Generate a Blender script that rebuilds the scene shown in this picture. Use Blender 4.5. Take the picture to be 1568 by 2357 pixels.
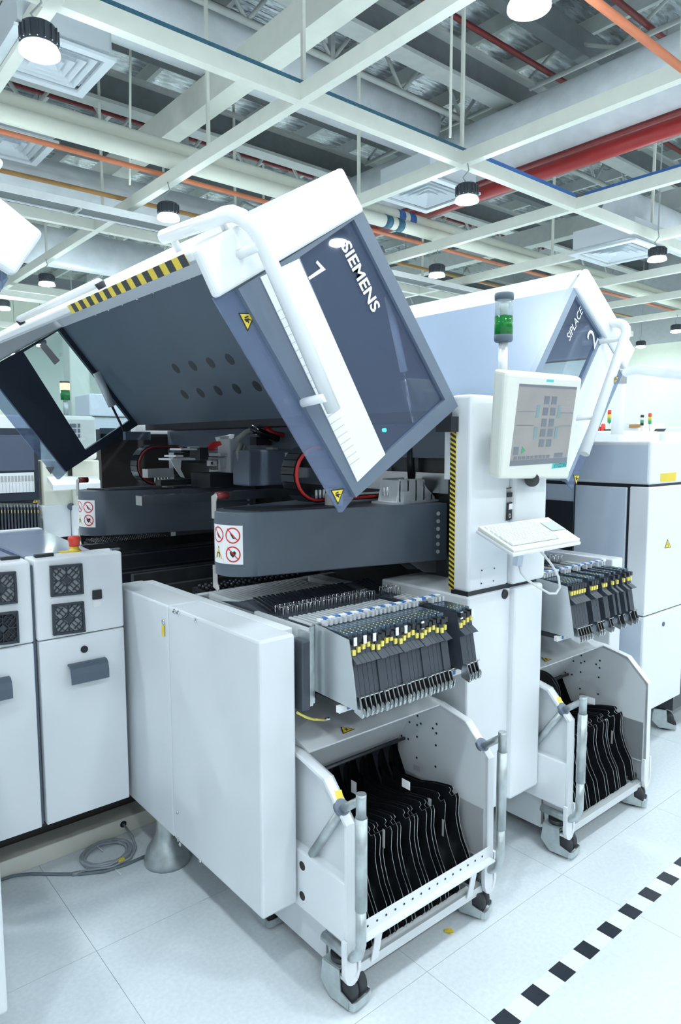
import bpy, bmesh, math, random
from mathutils import Vector, Matrix
random.seed(7)
for o in list(bpy.data.objects): bpy.data.objects.remove(o)
scene = bpy.context.scene
COL = scene.collection

# ------------------------------------------------------------------ camera
IW, IH, FPX, HC = 1568.0, 2357.0, 1590.0, 1.62
YAW, PITCH, ROLL = math.radians(49.9), math.radians(-5.7), math.radians(-0.12)
FW = Vector((math.cos(PITCH)*math.cos(YAW), math.cos(PITCH)*math.sin(YAW), math.sin(PITCH)))
_r = FW.cross(Vector((0, 0, 1))).normalized(); _u = _r.cross(FW)
RT = _r*math.cos(ROLL) + _u*math.sin(ROLL)
UP = -_r*math.sin(ROLL) + _u*math.cos(ROLL)
CAM = Vector((0, 0, HC))
cd = bpy.data.cameras.new('camera'); cam = bpy.data.objects.new('camera', cd); COL.objects.link(cam)
cd.sensor_fit = 'VERTICAL'; cd.sensor_height = 36.0; cd.lens = FPX/IH*36.0
cd.clip_start = 0.05; cd.clip_end = 200
cam.matrix_world = Matrix(((RT.x, UP.x, -FW.x, CAM.x), (RT.y, UP.y, -FW.y, CAM.y), (RT.z, UP.z, -FW.z, CAM.z), (0, 0, 0, 1)))
scene.camera = cam

# ------------------------------------------------------------------ world, exposure
w = bpy.data.worlds.new('world'); scene.world = w; w.use_nodes = True
bg = w.node_tree.nodes['Background']; bg.inputs[0].default_value = (0.84, 0.94, 1.0, 1); bg.inputs[1].default_value = 0.30
vs = scene.view_settings
vs.view_transform = 'Standard'; vs.look = 'None'; vs.gamma = 1.0; vs.use_curve_mapping = False
vs.exposure = 0.62
LAMP_STRENGTH = 165.0

# ------------------------------------------------------------------ helpers
def ray(x, y): return FW + RT*((x-IW/2)/FPX) - UP*((y-IH/2)/FPX)
def P(x, y, ax, v):                       # the point where a pixel's ray meets the plane ax = v
    d = ray(x, y); i = 'xyz'.index(ax); t = (v-CAM[i])/d[i]
    return CAM + d*t
def PP(x, y, p0, n):                      # ... meets any plane
    d = ray(x, y); return CAM + d*((p0-CAM).dot(n)/d.dot(n))
def XZ(x, y, v): p = P(x, y, 'y', v); return (p.x, p.z)

class B:
    def __init__(s): s.v = []; s.f = []; s.m = []; s.sm = []
    def add(s, vs_, fs, mi=0, smooth=False):
        o = len(s.v); s.v += [tuple(a) for a in vs_]
        for f in fs: s.f.append(tuple(i+o for i in f)); s.m.append(mi); s.sm.append(smooth)
        return s
    def box(s, x0, x1, y0, y1, z0, z1, mi=0):
        return s.hexa([(x0,y0,z0),(x1,y0,z0),(x1,y1,z0),(x0,y1,z0),(x0,y0,z1),(x1,y0,z1),(x1,y1,z1),(x0,y1,z1)], mi)
    def hexa(s, p, mi=0):
        return s.add(p, [(0,3,2,1),(4,5,6,7),(0,1,5,4),(1,2,6,5),(2,3,7,6),(3,0,4,7)], mi)
    def slab(s, q, vec, mi=0):            # polygon q swept along vec
        n = len(q); vec = Vector(vec); q = [Vector(a) for a in q]
        return s.add(q+[a+vec for a in q], [tuple(range(n)), tuple(range(2*n-1, n-1, -1))]+[(i, (i+1) % n, n+(i+1) % n, n+i) for i in range(n)], mi)
    def prism(s, poly, ax, a, b, mi=0):
        def mk(p, t): return {'x': (t, p[0], p[1]), 'y': (p[0], t, p[1]), 'z': (p[0], p[1], t)}[ax]
        n = len(poly)
        return s.add([mk(p, a) for p in poly]+[mk(p, b) for p in poly],
                     [tuple(range(n)), tuple(range(2*n-1, n-1, -1))]+[(i, (i+1) % n, n+(i+1) % n, n+i) for i in range(n)], mi)
    def ring(s, outer, inner, ax, a, b, mi=0):   # frame between two polygons with equal counts
        n = len(outer)
        for i in range(n):
            j = (i+1) % n
            s.prism([outer[i], outer[j], inner[j], inner[i]], ax, a, b, mi)
        return s
    def tube(s, pts, r, n=10, closed=False, mi=0):
        pts = [Vector(p) for p in pts]; m = len(pts); rs = r if isinstance(r, (list, tuple)) else [r]*m
        tang = []
        for i in range(m):
            a = pts[(i-1) % m] if (closed or i > 0) else pts[i]
            b = pts[(i+1) % m] if (closed or i < m-1) else pts[i]
            tang.append((b-a).normalized())
        ref = Vector((0, 0, 1)) if abs(tang[0].z) < 0.9 else Vector((1, 0, 0))
        u = tang[0].cross(ref).normalized(); vs_ = []
        for i in range(m):
            t = tang[i]; u = (u - t*u.dot(t)).normalized(); w_ = t.cross(u)
            for k in range(n):
                a = 2*math.pi*k/n
                vs_.append(pts[i] + (u*math.cos(a)+w_*math.sin(a))*rs[i])
        fs = []
        for i in range(m if closed else m-1):
            j = (i+1) % m
            for k in range(n):
                l = (k+1) % n; fs.append((i*n+k, i*n+l, j*n+l, j*n+k))
        s.add(vs_, fs, mi, True)
        if not closed:
            o = len(s.v)-m*n
            s.f += [tuple(o+k for k in range(n-1, -1, -1)), tuple(o+(m-1)*n+k for k in range(n))]; s.m += [mi, mi]; s.sm += [False, False]
        return s
    def cyl(s, p0, p1, r0, r1=None, n=14, mi=0):
        return s.tube([p0, p1], [r0, r0 if r1 is None else r1], n, False, mi)
    def lathe(s, prof, c, n=20, ax='z', mi=0):
        c = Vector(c); vs_ = []
        for (r, h) in prof:
            for k in range(n):
                a = 2*math.pi*k/n; p = (r*math.cos(a), r*math.sin(a), h)
                if ax == 'x': p = (p[2], p[0], p[1])
                if ax == 'y': p = (p[0], p[2], p[1])
                vs_.append(c+Vector(p))
        fs = []
        for i in range(len(prof)-1):
            for k in range(n):
                l = (k+1) % n; fs.append((i*n+k, i*n+l, (i+1)*n+l, (i+1)*n+k))
        s.add(vs_, fs, mi, True)
        o = len(s.v)-len(prof)*n
        for base in (0, len(prof)-1):
            s.f.append(tuple(o+base*n+k for k in range(n))); s.m.append(mi); s.sm.append(False)
        return s
    def disc(s, c, u, v, r, n=16, depth=0.002, mi=0, ru=1.0):
        c = Vector(c); u = Vector(u).normalized(); v = Vector(v).normalized(); nn = u.cross(v)
        return s.slab([c+u*(r*ru*math.cos(2*math.pi*k/n))+v*(r*math.sin(2*math.pi*k/n)) for k in range(n)], nn*depth, mi)
    def build(s, name, mats, parent=None, bevel=0, seg=2, kind=None, label=None):
        me = bpy.data.meshes.new(name)
        off = root_loc(parent)
        me.from_pydata([(a[0]-off[0], a[1]-off[1], a[2]-off[2]) for a in s.v], [], s.f)
        if not isinstance(mats, (list, tuple)): mats = [mats]
        for m in mats: me.materials.append(M[m])
        for i, p in enumerate(me.polygons): p.material_index = s.m[i]; p.use_smooth = s.sm[i]
        bm = bmesh.new(); bm.from_mesh(me); bmesh.ops.recalc_face_normals(bm, faces=bm.faces); bm.to_mesh(me); bm.free()
        o = bpy.data.objects.new(name, me); COL.objects.link(o)
        if parent: o.parent = parent
        if bevel:
            b = o.modifiers.new('bevel', 'BEVEL'); b.width = bevel; b.segments = seg; b.limit_method = 'ANGLE'; b.angle_limit = math.radians(40)
        if kind: o['kind'] = kind
        if label: o['label'] = label
        return o

def each(name, m, parent, shapes):          # every piece an object of its own
    for f in shapes:
        b = B(); f(b); b.build(name, m, parent)
ORD = ['first', 'second', 'third', 'fourth', 'fifth', 'sixth', 'seventh', 'eighth', 'ninth', 'tenth', 'eleventh', 'twelfth', 'thirteenth', 'fourteenth', 'fifteenth', 'sixteenth', 'seventeenth', 'eighteenth', 'nineteenth', 'twentieth', 'twenty-first', 'twenty-second', 'twenty-third', 'twenty-fourth', 'twenty-fifth', 'twenty-sixth']
def root_loc(o):
    l = Vector((0, 0, 0))
    while o: l = l + o.location; o = o.parent
    return l
def tag(o, label, cat, group=None):
    o['label'] = label; o['category'] = cat
    if group: o['group'] = group
    return o
def thing(name, label, cat, loc=(0, 0, 0), group=None):
    o = bpy.data.objects.new(name, None); COL.objects.link(o); o.location = loc; o.empty_display_size = 0.1
    return tag(o, label, cat, group)
def structure(o): o['kind'] = 'structure'; return o
def copy_tree(o, parent=None, loc=None):
    c = o.copy(); COL.objects.link(c); c.parent = parent
    if loc is not None: c.location = loc
    for ch in list(o.children): copy_tree(ch, c)
    return c
def lettering(txt, org, xd, yd, height, mat, parent, name='lettering', depth=0.0015, bold=0.0, shear=0.0, width=None, extra=''):
    cu = bpy.data.curves.new('t', 'FONT'); cu.body = txt; cu.size = 1.0; cu.offset = bold; cu.shear = shear; cu.resolution_u = 3
    to = bpy.data.objects.new('t', cu); COL.objects.link(to)
    bpy.context.view_layer.update()
    me = bpy.data.meshes.new_from_object(to); bpy.data.objects.remove(to)
    xs = [v.co.x for v in me.vertices]; ys = [v.co.y for v in me.vertices]
    x0, x1, y0, y1 = min(xs), max(xs), min(ys), max(ys)
    sy = height/(y1-y0); sx = sy if width is None else width/(x1-x0)
    org = Vector(org); xd = Vector(xd).normalized(); yd = Vector(yd).normalized(); nn = xd.cross(yd)
    bm = bmesh.new(); bm.from_mesh(me)
    for v in bm.verts:
        v.co = org + xd*((v.co.x-x0)*sx) + yd*((v.co.y-y0)*sy) + nn*depth
    off = root_loc(parent)
    for v in bm.verts: v.co -= off
    bm.to_mesh(me); bm.free()
    me.materials.clear(); me.materials.append(M[mat]); me.name = name
    for p in me.polygons: p.material_index = 0
    o = bpy.data.objects.new(name, me); COL.objects.link(o); o.parent = parent
    return o

# ------------------------------------------------------------------ materials
M = {}
def mat(name, col, rough=0.5, metal=0.0, var=0.0, vscale=6.0, bump=0.0, bscale=40.0, spec=0.5, coat=0.0, stretch=None):
    m = bpy.data.materials.new(name); m.use_nodes = True; nt = m.node_tree; b = nt.nodes['Principled BSDF']
    b.inputs['Base Color'].default_value = (*col, 1); b.inputs['Roughness'].default_value = rough; b.inputs['Metallic'].default_value = metal
    b.inputs['Specular IOR Level'].default_value = spec; b.inputs['Coat Weight'].default_value = coat
    tc = nt.nodes.new('ShaderNodeTexCoord'); src = tc.outputs['Object']
    if stretch:
        mp = nt.nodes.new('ShaderNodeMapping'); mp.inputs['Scale'].default_value = stretch; nt.links.new(src, mp.inputs[0]); src = mp.outputs[0]
    if var:
        n = nt.nodes.new('ShaderNodeTexNoise'); n.inputs['Scale'].default_value = vscale; n.inputs['Detail'].default_value = 5; nt.links.new(src, n.inputs['Vector'])
        r = nt.nodes.new('ShaderNodeValToRGB'); r.color_ramp.elements[0].position = 0.3; r.color_ramp.elements[1].position = 0.7
        r.color_ramp.elements[0].color = (*[c*(1-var) for c in col], 1); r.color_ramp.elements[1].color = (*[min(1, c*(1+var)) for c in col], 1)
        nt.links.new(n.outputs['Fac'], r.inputs[0]); nt.links.new(r.outputs[0], b.inputs['Base Color'])
        mr = nt.nodes.new('ShaderNodeMapRange'); mr.inputs[3].default_value = max(0.02, rough*(1-var*1.5)); mr.inputs[4].default_value = min(1, rough*(1+var*1.5))
        nt.links.new(n.outputs['Fac'], mr.inputs[0]); nt.links.new(mr.outputs[0], b.inputs['Roughness'])
    if bump:
        n2 = nt.nodes.new('ShaderNodeTexNoise'); n2.inputs['Scale'].default_value = bscale; nt.links.new(src, n2.inputs['Vector'])
        bp = nt.nodes.new('ShaderNodeBump'); bp.inputs['Strength'].default_value = bump; bp.inputs['Distance'].default_value = 0.01
        nt.links.new(n2.outputs['Fac'], bp.inputs['Height']); nt.links.new(bp.outputs[0], b.inputs['Normal'])
    M[name] = m; return m
def glass(name, tint, refl=1.0, rough=0.02, body=0.0, bodycol=(0.6, 0.7, 0.85)):
    m = bpy.data.materials.new(name); m.use_nodes = True; nt = m.node_tree; nt.nodes.clear()
    out = nt.nodes.new('ShaderNodeOutputMaterial'); tr = nt.nodes.new('ShaderNodeBsdfTransparent'); tr.inputs[0].default_value = (*tint, 1)
    gl = nt.nodes.new('ShaderNodeBsdfGlossy'); gl.inputs['Roughness'].default_value = rough
    lw = nt.nodes.new('ShaderNodeLayerWeight'); lw.inputs[0].default_value = 0.5                      # Schlick reflection, the same from both sides of a thin sheet
    pw = nt.nodes.new('ShaderNodeMath'); pw.operation = 'POWER'; pw.inputs[1].default_value = 5; nt.links.new(lw.outputs['Facing'], pw.inputs[0])
    mu = nt.nodes.new('ShaderNodeMath'); mu.operation = 'MULTIPLY_ADD'; mu.inputs[1].default_value = 0.92; mu.inputs[2].default_value = 0.045*refl; mu.use_clamp = True; nt.links.new(pw.outputs[0], mu.inputs[0])
    mx = nt.nodes.new('ShaderNodeMixShader'); nt.links.new(mu.outputs[0], mx.inputs[0])
    last = tr.outputs[0]
    if body:
        di = nt.nodes.new('ShaderNodeBsdfDiffuse'); di.inputs[0].default_value = (*bodycol, 1)
        m2 = nt.nodes.new('ShaderNodeMixShader'); m2.inputs[0].default_value = body; nt.links.new(tr.outputs[0], m2.inputs[1]); nt.links.new(di.outputs[0], m2.inputs[2]); last = m2.outputs[0]
    nt.links.new(last, mx.inputs[1]); nt.links.new(gl.outputs[0], mx.inputs[2]); nt.links.new(mx.outputs[0], out.inputs[0])
    M[name] = m; return m
def emit(name, col, st):
    m = bpy.data.materials.new(name); m.use_nodes = True; nt = m.node_tree; nt.nodes.clear()
    out = nt.nodes.new('ShaderNodeOutputMaterial'); e = nt.nodes.new('ShaderNodeEmission'); e.inputs[0].default_value = (*col, 1); e.inputs[1].default_value = st
    nt.links.new(e.outputs[0], out.inputs[0]); M[name] = m; return m

mat('white', (0.80, 0.83, 0.86), 0.38, var=0.02, vscale=2.5, spec=0.4)
mat('white_gloss', (0.86, 0.88, 0.89), 0.25, var=0.01, spec=0.5)
mat('panel', (0.70, 0.735, 0.765), 0.42, var=0.03, vscale=3, spec=0.4)
mat('cream', (0.80, 0.81, 0.70), 0.45, var=0.02)
mat('beige', (0.74, 0.73, 0.66), 0.5, var=0.03)
mat('pale_grey', (0.60, 0.63, 0.65), 0.4, var=0.03)
mat('bluewhite', (0.60, 0.68, 0.78), 0.35, var=0.02)
mat('slate', (0.145, 0.180, 0.240), 0.33, var=0.04, spec=0.5)
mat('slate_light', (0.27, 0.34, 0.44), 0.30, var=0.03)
mat('slate_dark', (0.105, 0.14, 0.185), 0.5, var=0.12, vscale=1.5, bump=0.02, bscale=300)
mat('arm', (0.095, 0.120, 0.150), 0.30, var=0.15, vscale=3, spec=0.5)
mat('black', (0.016, 0.019, 0.026), 0.45, var=0.1)
mat('black_gloss', (0.010, 0.012, 0.016), 0.14, var=0.1)
mat('navy', (0.018, 0.028, 0.048), 0.5, var=0.1)
mat('rubber', (0.03, 0.033, 0.04), 0.65, var=0.25, vscale=60)
mat('plate_black', (0.018, 0.020, 0.024), 0.24, metal=0.3, var=0.3, vscale=9)
mat('feeder', (0.05, 0.06, 0.078), 0.42, var=0.15, vscale=20)
mat('feeder_top', (0.10, 0.145, 0.19), 0.22, metal=0.5, var=0.35, vscale=35)
mat('alu', (0.62, 0.65, 0.67), 0.3, metal=0.85, var=0.05, vscale=12)
mat('alu_light', (0.70, 0.73, 0.75), 0.42, metal=0.35, var=0.05)
mat('steel', (0.55, 0.57, 0.58), 0.2, metal=1.0, var=0.08, vscale=15)
mat('galv', (0.50, 0.555, 0.565), 0.38, metal=0.7, var=0.14, vscale=30, bump=0.05, bscale=80)
mat('chrome', (0.75, 0.76, 0.77), 0.10, metal=1.0)
mat('dark_metal', (0.07, 0.075, 0.08), 0.35, metal=0.6, var=0.2, vscale=10)
mat('brown_dark', (0.055, 0.05, 0.048), 0.5, var=0.2)
mat('yellow', (0.80, 0.60, 0.05), 0.45, var=0.03)
mat('tag_yellow', (0.85, 0.72, 0.16), 0.5)
mat('red', (0.62, 0.03, 0.03), 0.4, var=0.05)
mat('estop', (0.80, 0.07, 0.05), 0.35)
mat('maroon', (0.20, 0.02, 0.025), 0.35)
mat('pipe_red', (0.42, 0.03, 0.03), 0.4, var=0.08)
mat('pipe_dred', (0.20, 0.03, 0.03), 0.5, var=0.1)
mat('orange', (0.62, 0.20, 0.10), 0.5, var=0.08)
mat('ochre', (0.45, 0.25, 0.09), 0.5, var=0.08)
mat('blue', (0.05, 0.17, 0.48), 0.45)
mat('teal_blue', (0.05, 0.16, 0.24), 0.5, var=0.2, vscale=30)
mat('label_white', (0.86, 0.87, 0.88), 0.5)
mat('cyan_label', (0.10, 0.62, 0.62), 0.5)
mat('grey_plastic', (0.27, 0.29, 0.30), 0.6, var=0.05)
mat('filter', (0.36, 0.38, 0.40), 0.9, var=0.15, vscale=120)
mat('cable', (0.33, 0.37, 0.41), 0.45)
mat('cable_dark', (0.15, 0.18, 0.21), 0.5)
mat('cable_white', (0.75, 0.77, 0.78), 0.4)
mat('hose', (0.30, 0.32, 0.27), 0.3)
mat('monitor', (0.80, 0.81, 0.74), 0.42, var=0.015)
mat('screen', (0.34, 0.31, 0.30), 0.25, var=0.06, vscale=8)
mat('screen_dark', (0.17, 0.18, 0.21), 0.3)
mat('screen_teal', (0.20, 0.30, 0.31), 0.3)
mat('screen_green', (0.05, 0.35, 0.15), 0.3)
mat('dust_grey', (0.42, 0.42, 0.42), 0.6, var=0.05)
mat('beam', (0.80, 0.82, 0.74), 0.55, var=0.03)
mat('steelwork', (0.52, 0.55, 0.53), 0.6, var=0.06)
mat('steelwork_dark', (0.16, 0.18, 0.19), 0.6, var=0.1)
mat('duct', (0.82, 0.86, 0.90), 0.40, metal=0.0, var=0.08, vscale=3, bump=0.8, bscale=6)
mat('foil', (0.50, 0.54, 0.57), 0.26, metal=0.75, var=0.45, vscale=2.2, bump=1.0, bscale=3.0, stretch=(1.0, 5, 1))
mat('diffuser', (0.66, 0.71, 0.75), 0.5)
mat('wall_green', (0.72, 0.78, 0.66), 0.6, var=0.02)
mat('wall_grey', (0.40, 0.43, 0.44), 0.7, var=0.05)
mat('floor', (0.71, 0.765, 0.80), 0.30, var=0.05, vscale=70, spec=0.5)
mat('joint', (0.36, 0.38, 0.39), 0.6)
mat('tape_white', (0.80, 0.83, 0.84), 0.3)
mat('tape_black', (0.012, 0.018, 0.03), 0.3, var=0.2, vscale=30)
mat('lamp_body', (0.05, 0.06, 0.075), 0.5, var=0.1)
mat('wire', (0.35, 0.37, 0.37), 0.5)
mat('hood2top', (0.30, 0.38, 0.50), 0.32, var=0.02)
mat('grille', (0.03, 0.04, 0.055), 0.45)
mat('lever', (0.62, 0.60, 0.57), 0.3, metal=0.7)
mat('window_frost', (0.16, 0.22, 0.36), 0.1, spec=0.6)
glass('pane', (0.74, 0.79, 0.88), 1.7, 0.02, body=0.14, bodycol=(0.19, 0.25, 0.40))  # navy body stands in for the reflected ceiling, plus scratched, dirty acrylic
glass('pane_clear', (0.80, 0.86, 0.90), 1.2)
glass('acrylic', (0.62, 0.69, 0.80), 1.4, 0.05, body=0.24, bodycol=(0.36, 0.45, 0.66))
glass('acrylic_blue', (0.70, 0.78, 0.95), 1.4, 0.08, body=0.60, bodycol=(0.62, 0.70, 0.86))
glass('clear_lens', (0.80, 0.86, 0.86), 1.0, 0.05, body=0.25, bodycol=(0.75, 0.8, 0.8))
glass('green_lens', (0.03, 0.45, 0.12), 1.0, 0.05, body=0.35, bodycol=(0.02, 0.35, 0.08))
emit('lamp_light', (0.86, 0.955, 1.0), LAMP_STRENGTH)
emit('led_green', (0.05, 1.0, 0.45), 3.0)
emit('led_red', (1.0, 0.25, 0.15), 3.0)

# ================================================================== SETTING
T = 0.745
TX0, TY0 = 0.729-T*3, 2.086-T*4
NX, NY = 17, 15
tx1, ty1 = TX0+T*NX, TY0+T*NY
fl = B()
X0, X1, Y0, Y1 = -8, 26, -8, 32
fl.box(TX0, tx1, TY0, ty1, -0.03, -0.004, 1)
for a in ((X0, TX0, Y0, Y1), (tx1, X1, Y0, Y1), (TX0, tx1, Y0, TY0), (TX0, tx1, ty1, Y1)): fl.box(a[0], a[1], a[2], a[3], -0.03, 0.0, 0)
floor = structure(fl.build('floor', ['floor', 'joint']))
tile_me = None
for i in range(NX):
    for j in range(NY):
        if tile_me is None:
            o = B().box(0.0008, T-0.0008, 0.0008, T-0.0008, -0.004, 0.0).build('floor_tile', 'floor', floor); tile_me = o.data
        else:
            o = bpy.data.objects.new('floor_tile', tile_me); COL.objects.link(o); o.parent = floor
        o.location = (TX0+i*T, TY0+j*T, 0)
structure(B().box(X0, 24.2, 31.0, 31.2, 0, 9.0).build('wall_back', 'wall_green'))
wr = structure(B().box(24.0, 24.2, Y0, 31.0, 0, 5.0).build('wall_right', 'wall_green'))
B().box(24.0, 24.2, Y0, 31.0, 5.0, 8.6).build('upper_wall', 'wall_grey', wr)
ceil = structure(B().box(X0, X1, Y0, Y1, 8.6, 8.7).build('ceiling', 'foil'))

def part_box(name, m, parent, *a): return B().box(*a).build(name, m, parent)
BZ = 5.2
gx = [2.10, 4.66, 7.28, 9.97, 12.55, 15.2, 17.8, 20.4]
for x in gx: part_box('ceiling_beam', 'beam', ceil, x-0.055, x+0.055, -2, 30, BZ, BZ+0.17)
for y in (6.17, 11.93, 17.7, 23.4): part_box('ceiling_beam', 'beam', ceil, -3, 23, y-0.055, y+0.055, BZ+0.001, BZ+0.171)
for x in gx[:5]:
    for y in (3.3, 6.15, 8.2, 11.8, 14.8, 17.6):
        if x == 9.97 and y < 12: continue
        part_box('hanger', 'beam', ceil, x+0.09, x+0.13, y+0.1, y+0.14, BZ+0.17, 8.6)
# main steelwork above the grid
xa = (P(367, 340, 'z', 6.42).x+P(700, 98, 'z', 6.42).x)/2
for k, xx in enumerate((xa, xa+9.6)): part_box('main_beam', 'steelwork' if k else 'beam', ceil, xx-0.15, xx+0.15, 1.0, 30, 6.42, 6.82)
ya = (P(800, 66, 'z', 7.3).y+P(1200, 265, 'z', 7.3).y)/2
for yy in (ya, ya+4.3, ya+9.5):
    part_box('main_beam', 'steelwork', ceil, -2, 24, yy-0.16, yy+0.16, 7.3, 7.36)
    part_box('main_beam', 'steelwork_dark', ceil, -2, 24, yy-0.02, yy+0.02, 7.36, 7.8)
    part_box('main_beam', 'steelwork', ceil, -2, 24, yy-0.16, yy+0.16, 7.8, 7.85)
for k in range(24): part_box('purlin', 'steelwork', ceil, -4+k*1.25, -3.92+k*1.25, -2, 31, 8.34, 8.6)
for k in range(7): part_box('rafter', 'steelwork_dark', ceil, -4, 25, 2.0+k*4.6, 2.22+k*4.6, 7.95, 8.34)
for k in range(5):
    y = 3.9+k*4.6; t = B()
    t.tube([(-3, y, 7.35), (24, y, 7.35)], 0.05, 6)
    for q in range(18):
        x = -2+q*1.5
        t.tube([(x, y, 7.35), (x+0.75, y, 8.3)], 0.035, 6); t.tube([(x+0.75, y, 8.3), (x+1.5, y, 7.35)], 0.035, 6)
        if q % 3 == 0: t.box(x-0.04, x+0.04, y-0.04, y+0.04, 7.35, 8.3)
    t.build('truss', 'steelwork', ceil)
for k in range(5):
    x = 3.0+k*3.9; t = B()
    t.tube([(x, 0, 7.8), (x, 28, 7.8)], 0.04, 6)
    for q in range(14):
        y = 0+q*2.0
        t.tube([(x, y, 7.8), (x, y+1, 8.3)], 0.03, 6); t.tube([(x, y+1, 8.3), (x, y+2, 7.8)], 0.03, 6)
    t.build('truss', 'steelwork', ceil)

# columns
def column(px0, px1, y, zt, label):
    a, b = P(px0, 900, 'y', y).x, P(px1, 900, 'y', y).x
    o = structure(B().box(a, b, y, y+(b-a), 0, zt).build('trim_1', 'wall_green', bevel=0.02)); return o
column(163, 208, 11.0, 3.3, '')

# ================================================================== SERVICES UNDER THE ROOF
def run(name, label, cat, pa, pb, z, r, m, ax, ext=(-3, 22), group=None, n=12):
    a, b = P(*pa, 'z', z), P(*pb, 'z', z)
    if ax == 'x': y = (a.y+b.y)/2; pts = [(ext[0], y, z), (ext[1], y, z)]
    else: x = (a.x+b.x)/2; pts = [(x, ext[0], z), (x, ext[1], z)]
    o = B().tube(pts, r, n).build(name, m); tag(o, label, cat, group); return o, pts
dz = 6.2
o2, dp2 = run('air_duct', 'foil wrapped round air duct crossing above the red pipes', 'duct', (1150, 350), (1482, 204), 6.72, 0.56, 'duct', 'y', (0, 12.0), n=24)
o, dp = run('air_duct', 'foil wrapped round air duct running behind the near grid beam', 'duct', (560, 125), (900, 275), 7.28, 0.44, 'duct', 'x', (-3, dp2[0][0]-0.58), n=24)
run('air_duct', 'foil wrapped round air duct beyond the lamp at upper right', 'duct', (1440, 490), (1560, 540), 6.0, 0.38, 'duct', 'x', (12.8, 23), n=20)
run('air_duct', 'pale round duct far left behind the white hood corner', 'duct', (60, 565), (330, 600), 5.9, 0.42, 'duct', 'x', (-3, 8), n=20)
o, dpx = run('air_duct', 'grey square duct behind the dark green cable tray', 'duct', (100, 415), (250, 450), 6.0, 0.36, 'duct', 'x', (-3, 8), n=4)
zp = 5.76
def pipe_pair():
    a = P(0, 240, 'z', zp); b = P(1273, 600, 'z', zp); y = (a.y+b.y)/2
    for k, (dy, dzz, r, lab) in enumerate(((0.0, 0.0, 0.13, 'thick cream pipe of the pair, upper one, with dark blue bands'), (0.20, -0.22, 0.11, 'cream pipe below the thicker cream pipe, with light blue bands'))):
        t = thing('cream_pipe', lab, 'pipe', (5, y-dy, zp+dzz))
        B().tube([(-3, y-dy, zp+dzz), (22, y-dy, zp+dzz)], r, 16).build('pipe_run', 'cream', t)
        for px in ((915, 940) if k == 0 else (888, 915)):
            q = P(px, 515, 'y', y-dy)
            B().tube([(q.x-0.06, y-dy, zp+dzz), (q.x+0.10, y-dy, zp+dzz)], r+0.004, 16).build('band', 'blue' if k == 0 else 'teal_blue', t)
pipe_pair()
run('fire_pipe', 'thick red fire main crossing behind the right grid beams', 'pipe', (941, 500), (1568, 291), 6.02, 0.125, 'pipe_red', 'y', (0, 11.7))
run('fire_pipe', 'thin dark red pipe just above the thick red main', 'pipe', (1161, 398), (1568, 262), 6.05, 0.045, 'pipe_dred', 'y', (0, 11.7))
run('conduit', 'orange conduit running along the cream pipes at left', 'conduit', (0, 301), (607, 464), 5.5, 0.035, 'orange', 'x', (-3, 22))
run('conduit', 'ochre conduit above the dark green cable tray', 'conduit', (0, 393), (306, 462), 5.5, 0.035, 'ochre', 'x', (-3, 22))
run('conduit', 'orange conduit crossing the top right corner', 'conduit', (1380, 10), (1560, 150), 5.0, 0.035, 'orange', 'x', (4, 16))
for k, (pa, pb, lab) in enumerate((((1055, 25), (1310, 210), 'thin maroon sprinkler pipe below the far top lamp'), ((790, 130), (1090, 300), 'thin maroon sprinkler pipe left of the tall hanger rod'), ((480, 310), (700, 420), 'thin maroon sprinkler pipe behind the cream pipes'), ((1400, 0), (1560, 100), 'thin maroon sprinkler pipe at the top right edge'))):
    run('sprinkler_pipe', lab, 'pipe', pa, pb, 7.9, 0.045, 'pipe_dred', 'x', (0, 20), n=8)
# thin blue cable along the near grid beams
yb = 6.17
tag(B().box(-3, 9.9, yb-0.02, yb+0.03, BZ+0.175, BZ+0.235).build('cable_duct', 'teal_blue'), 'dark teal cable duct lying along the near grid beam', 'cable duct')
tag(B().box(7.4, 9.9, yb-0.055, yb-0.025, BZ+0.175, BZ+0.225).build('cable_duct', 'blue'), 'bright blue cable duct on the grid beam beside the red main', 'cable duct')
tag(B().box(9.955, 9.985, 0.5, 6.0, BZ+0.175, BZ+0.225).build('cable_duct', 'blue'), 'bright blue cable duct on the far right grid beam', 'cable duct')
# cable tray, dark green
q = P(150, 480, 'z', 5.0)
t = thing('cable_tray', 'dark green cable tray with pale rails behind the hood handle', 'cable tray', (2, q.y, 5.0))
B().box(-3, 16, q.y-0.16, q.y+0.16, 5.02, 5.05).build('tray_bed', 'steelwork_dark', t)
for dy in (-0.18, 0.18): B().box(-3, 16, q.y+dy-0.012, q.y+dy+0.012, 5.0, 5.1).build('tray_rail', 'alu_light', t)
for k in range(9): B().box(0+k*1.9, 0.03+k*1.9, q.y-0.16, q.y+0.16, 4.985, 5.02).build('rung', 'steelwork', t)
q2 = P(60, 690, 'z', 4.9)
t = thing('cable_tray', 'long pale cable tray far left above the raised hood', 'cable tray', (2, q2.y, 4.9))
B().box(-3, 22, q2.y-0.2, q2.y+0.2, 4.9, 4.93).build('tray_bed', 'beam', t)
for dy in (-0.2, 0.2): B().box(-3, 22, q2.y+dy-0.012, q2.y+dy+0.012, 4.9, 5.02).build('tray_rail', 'beam', t)

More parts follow.
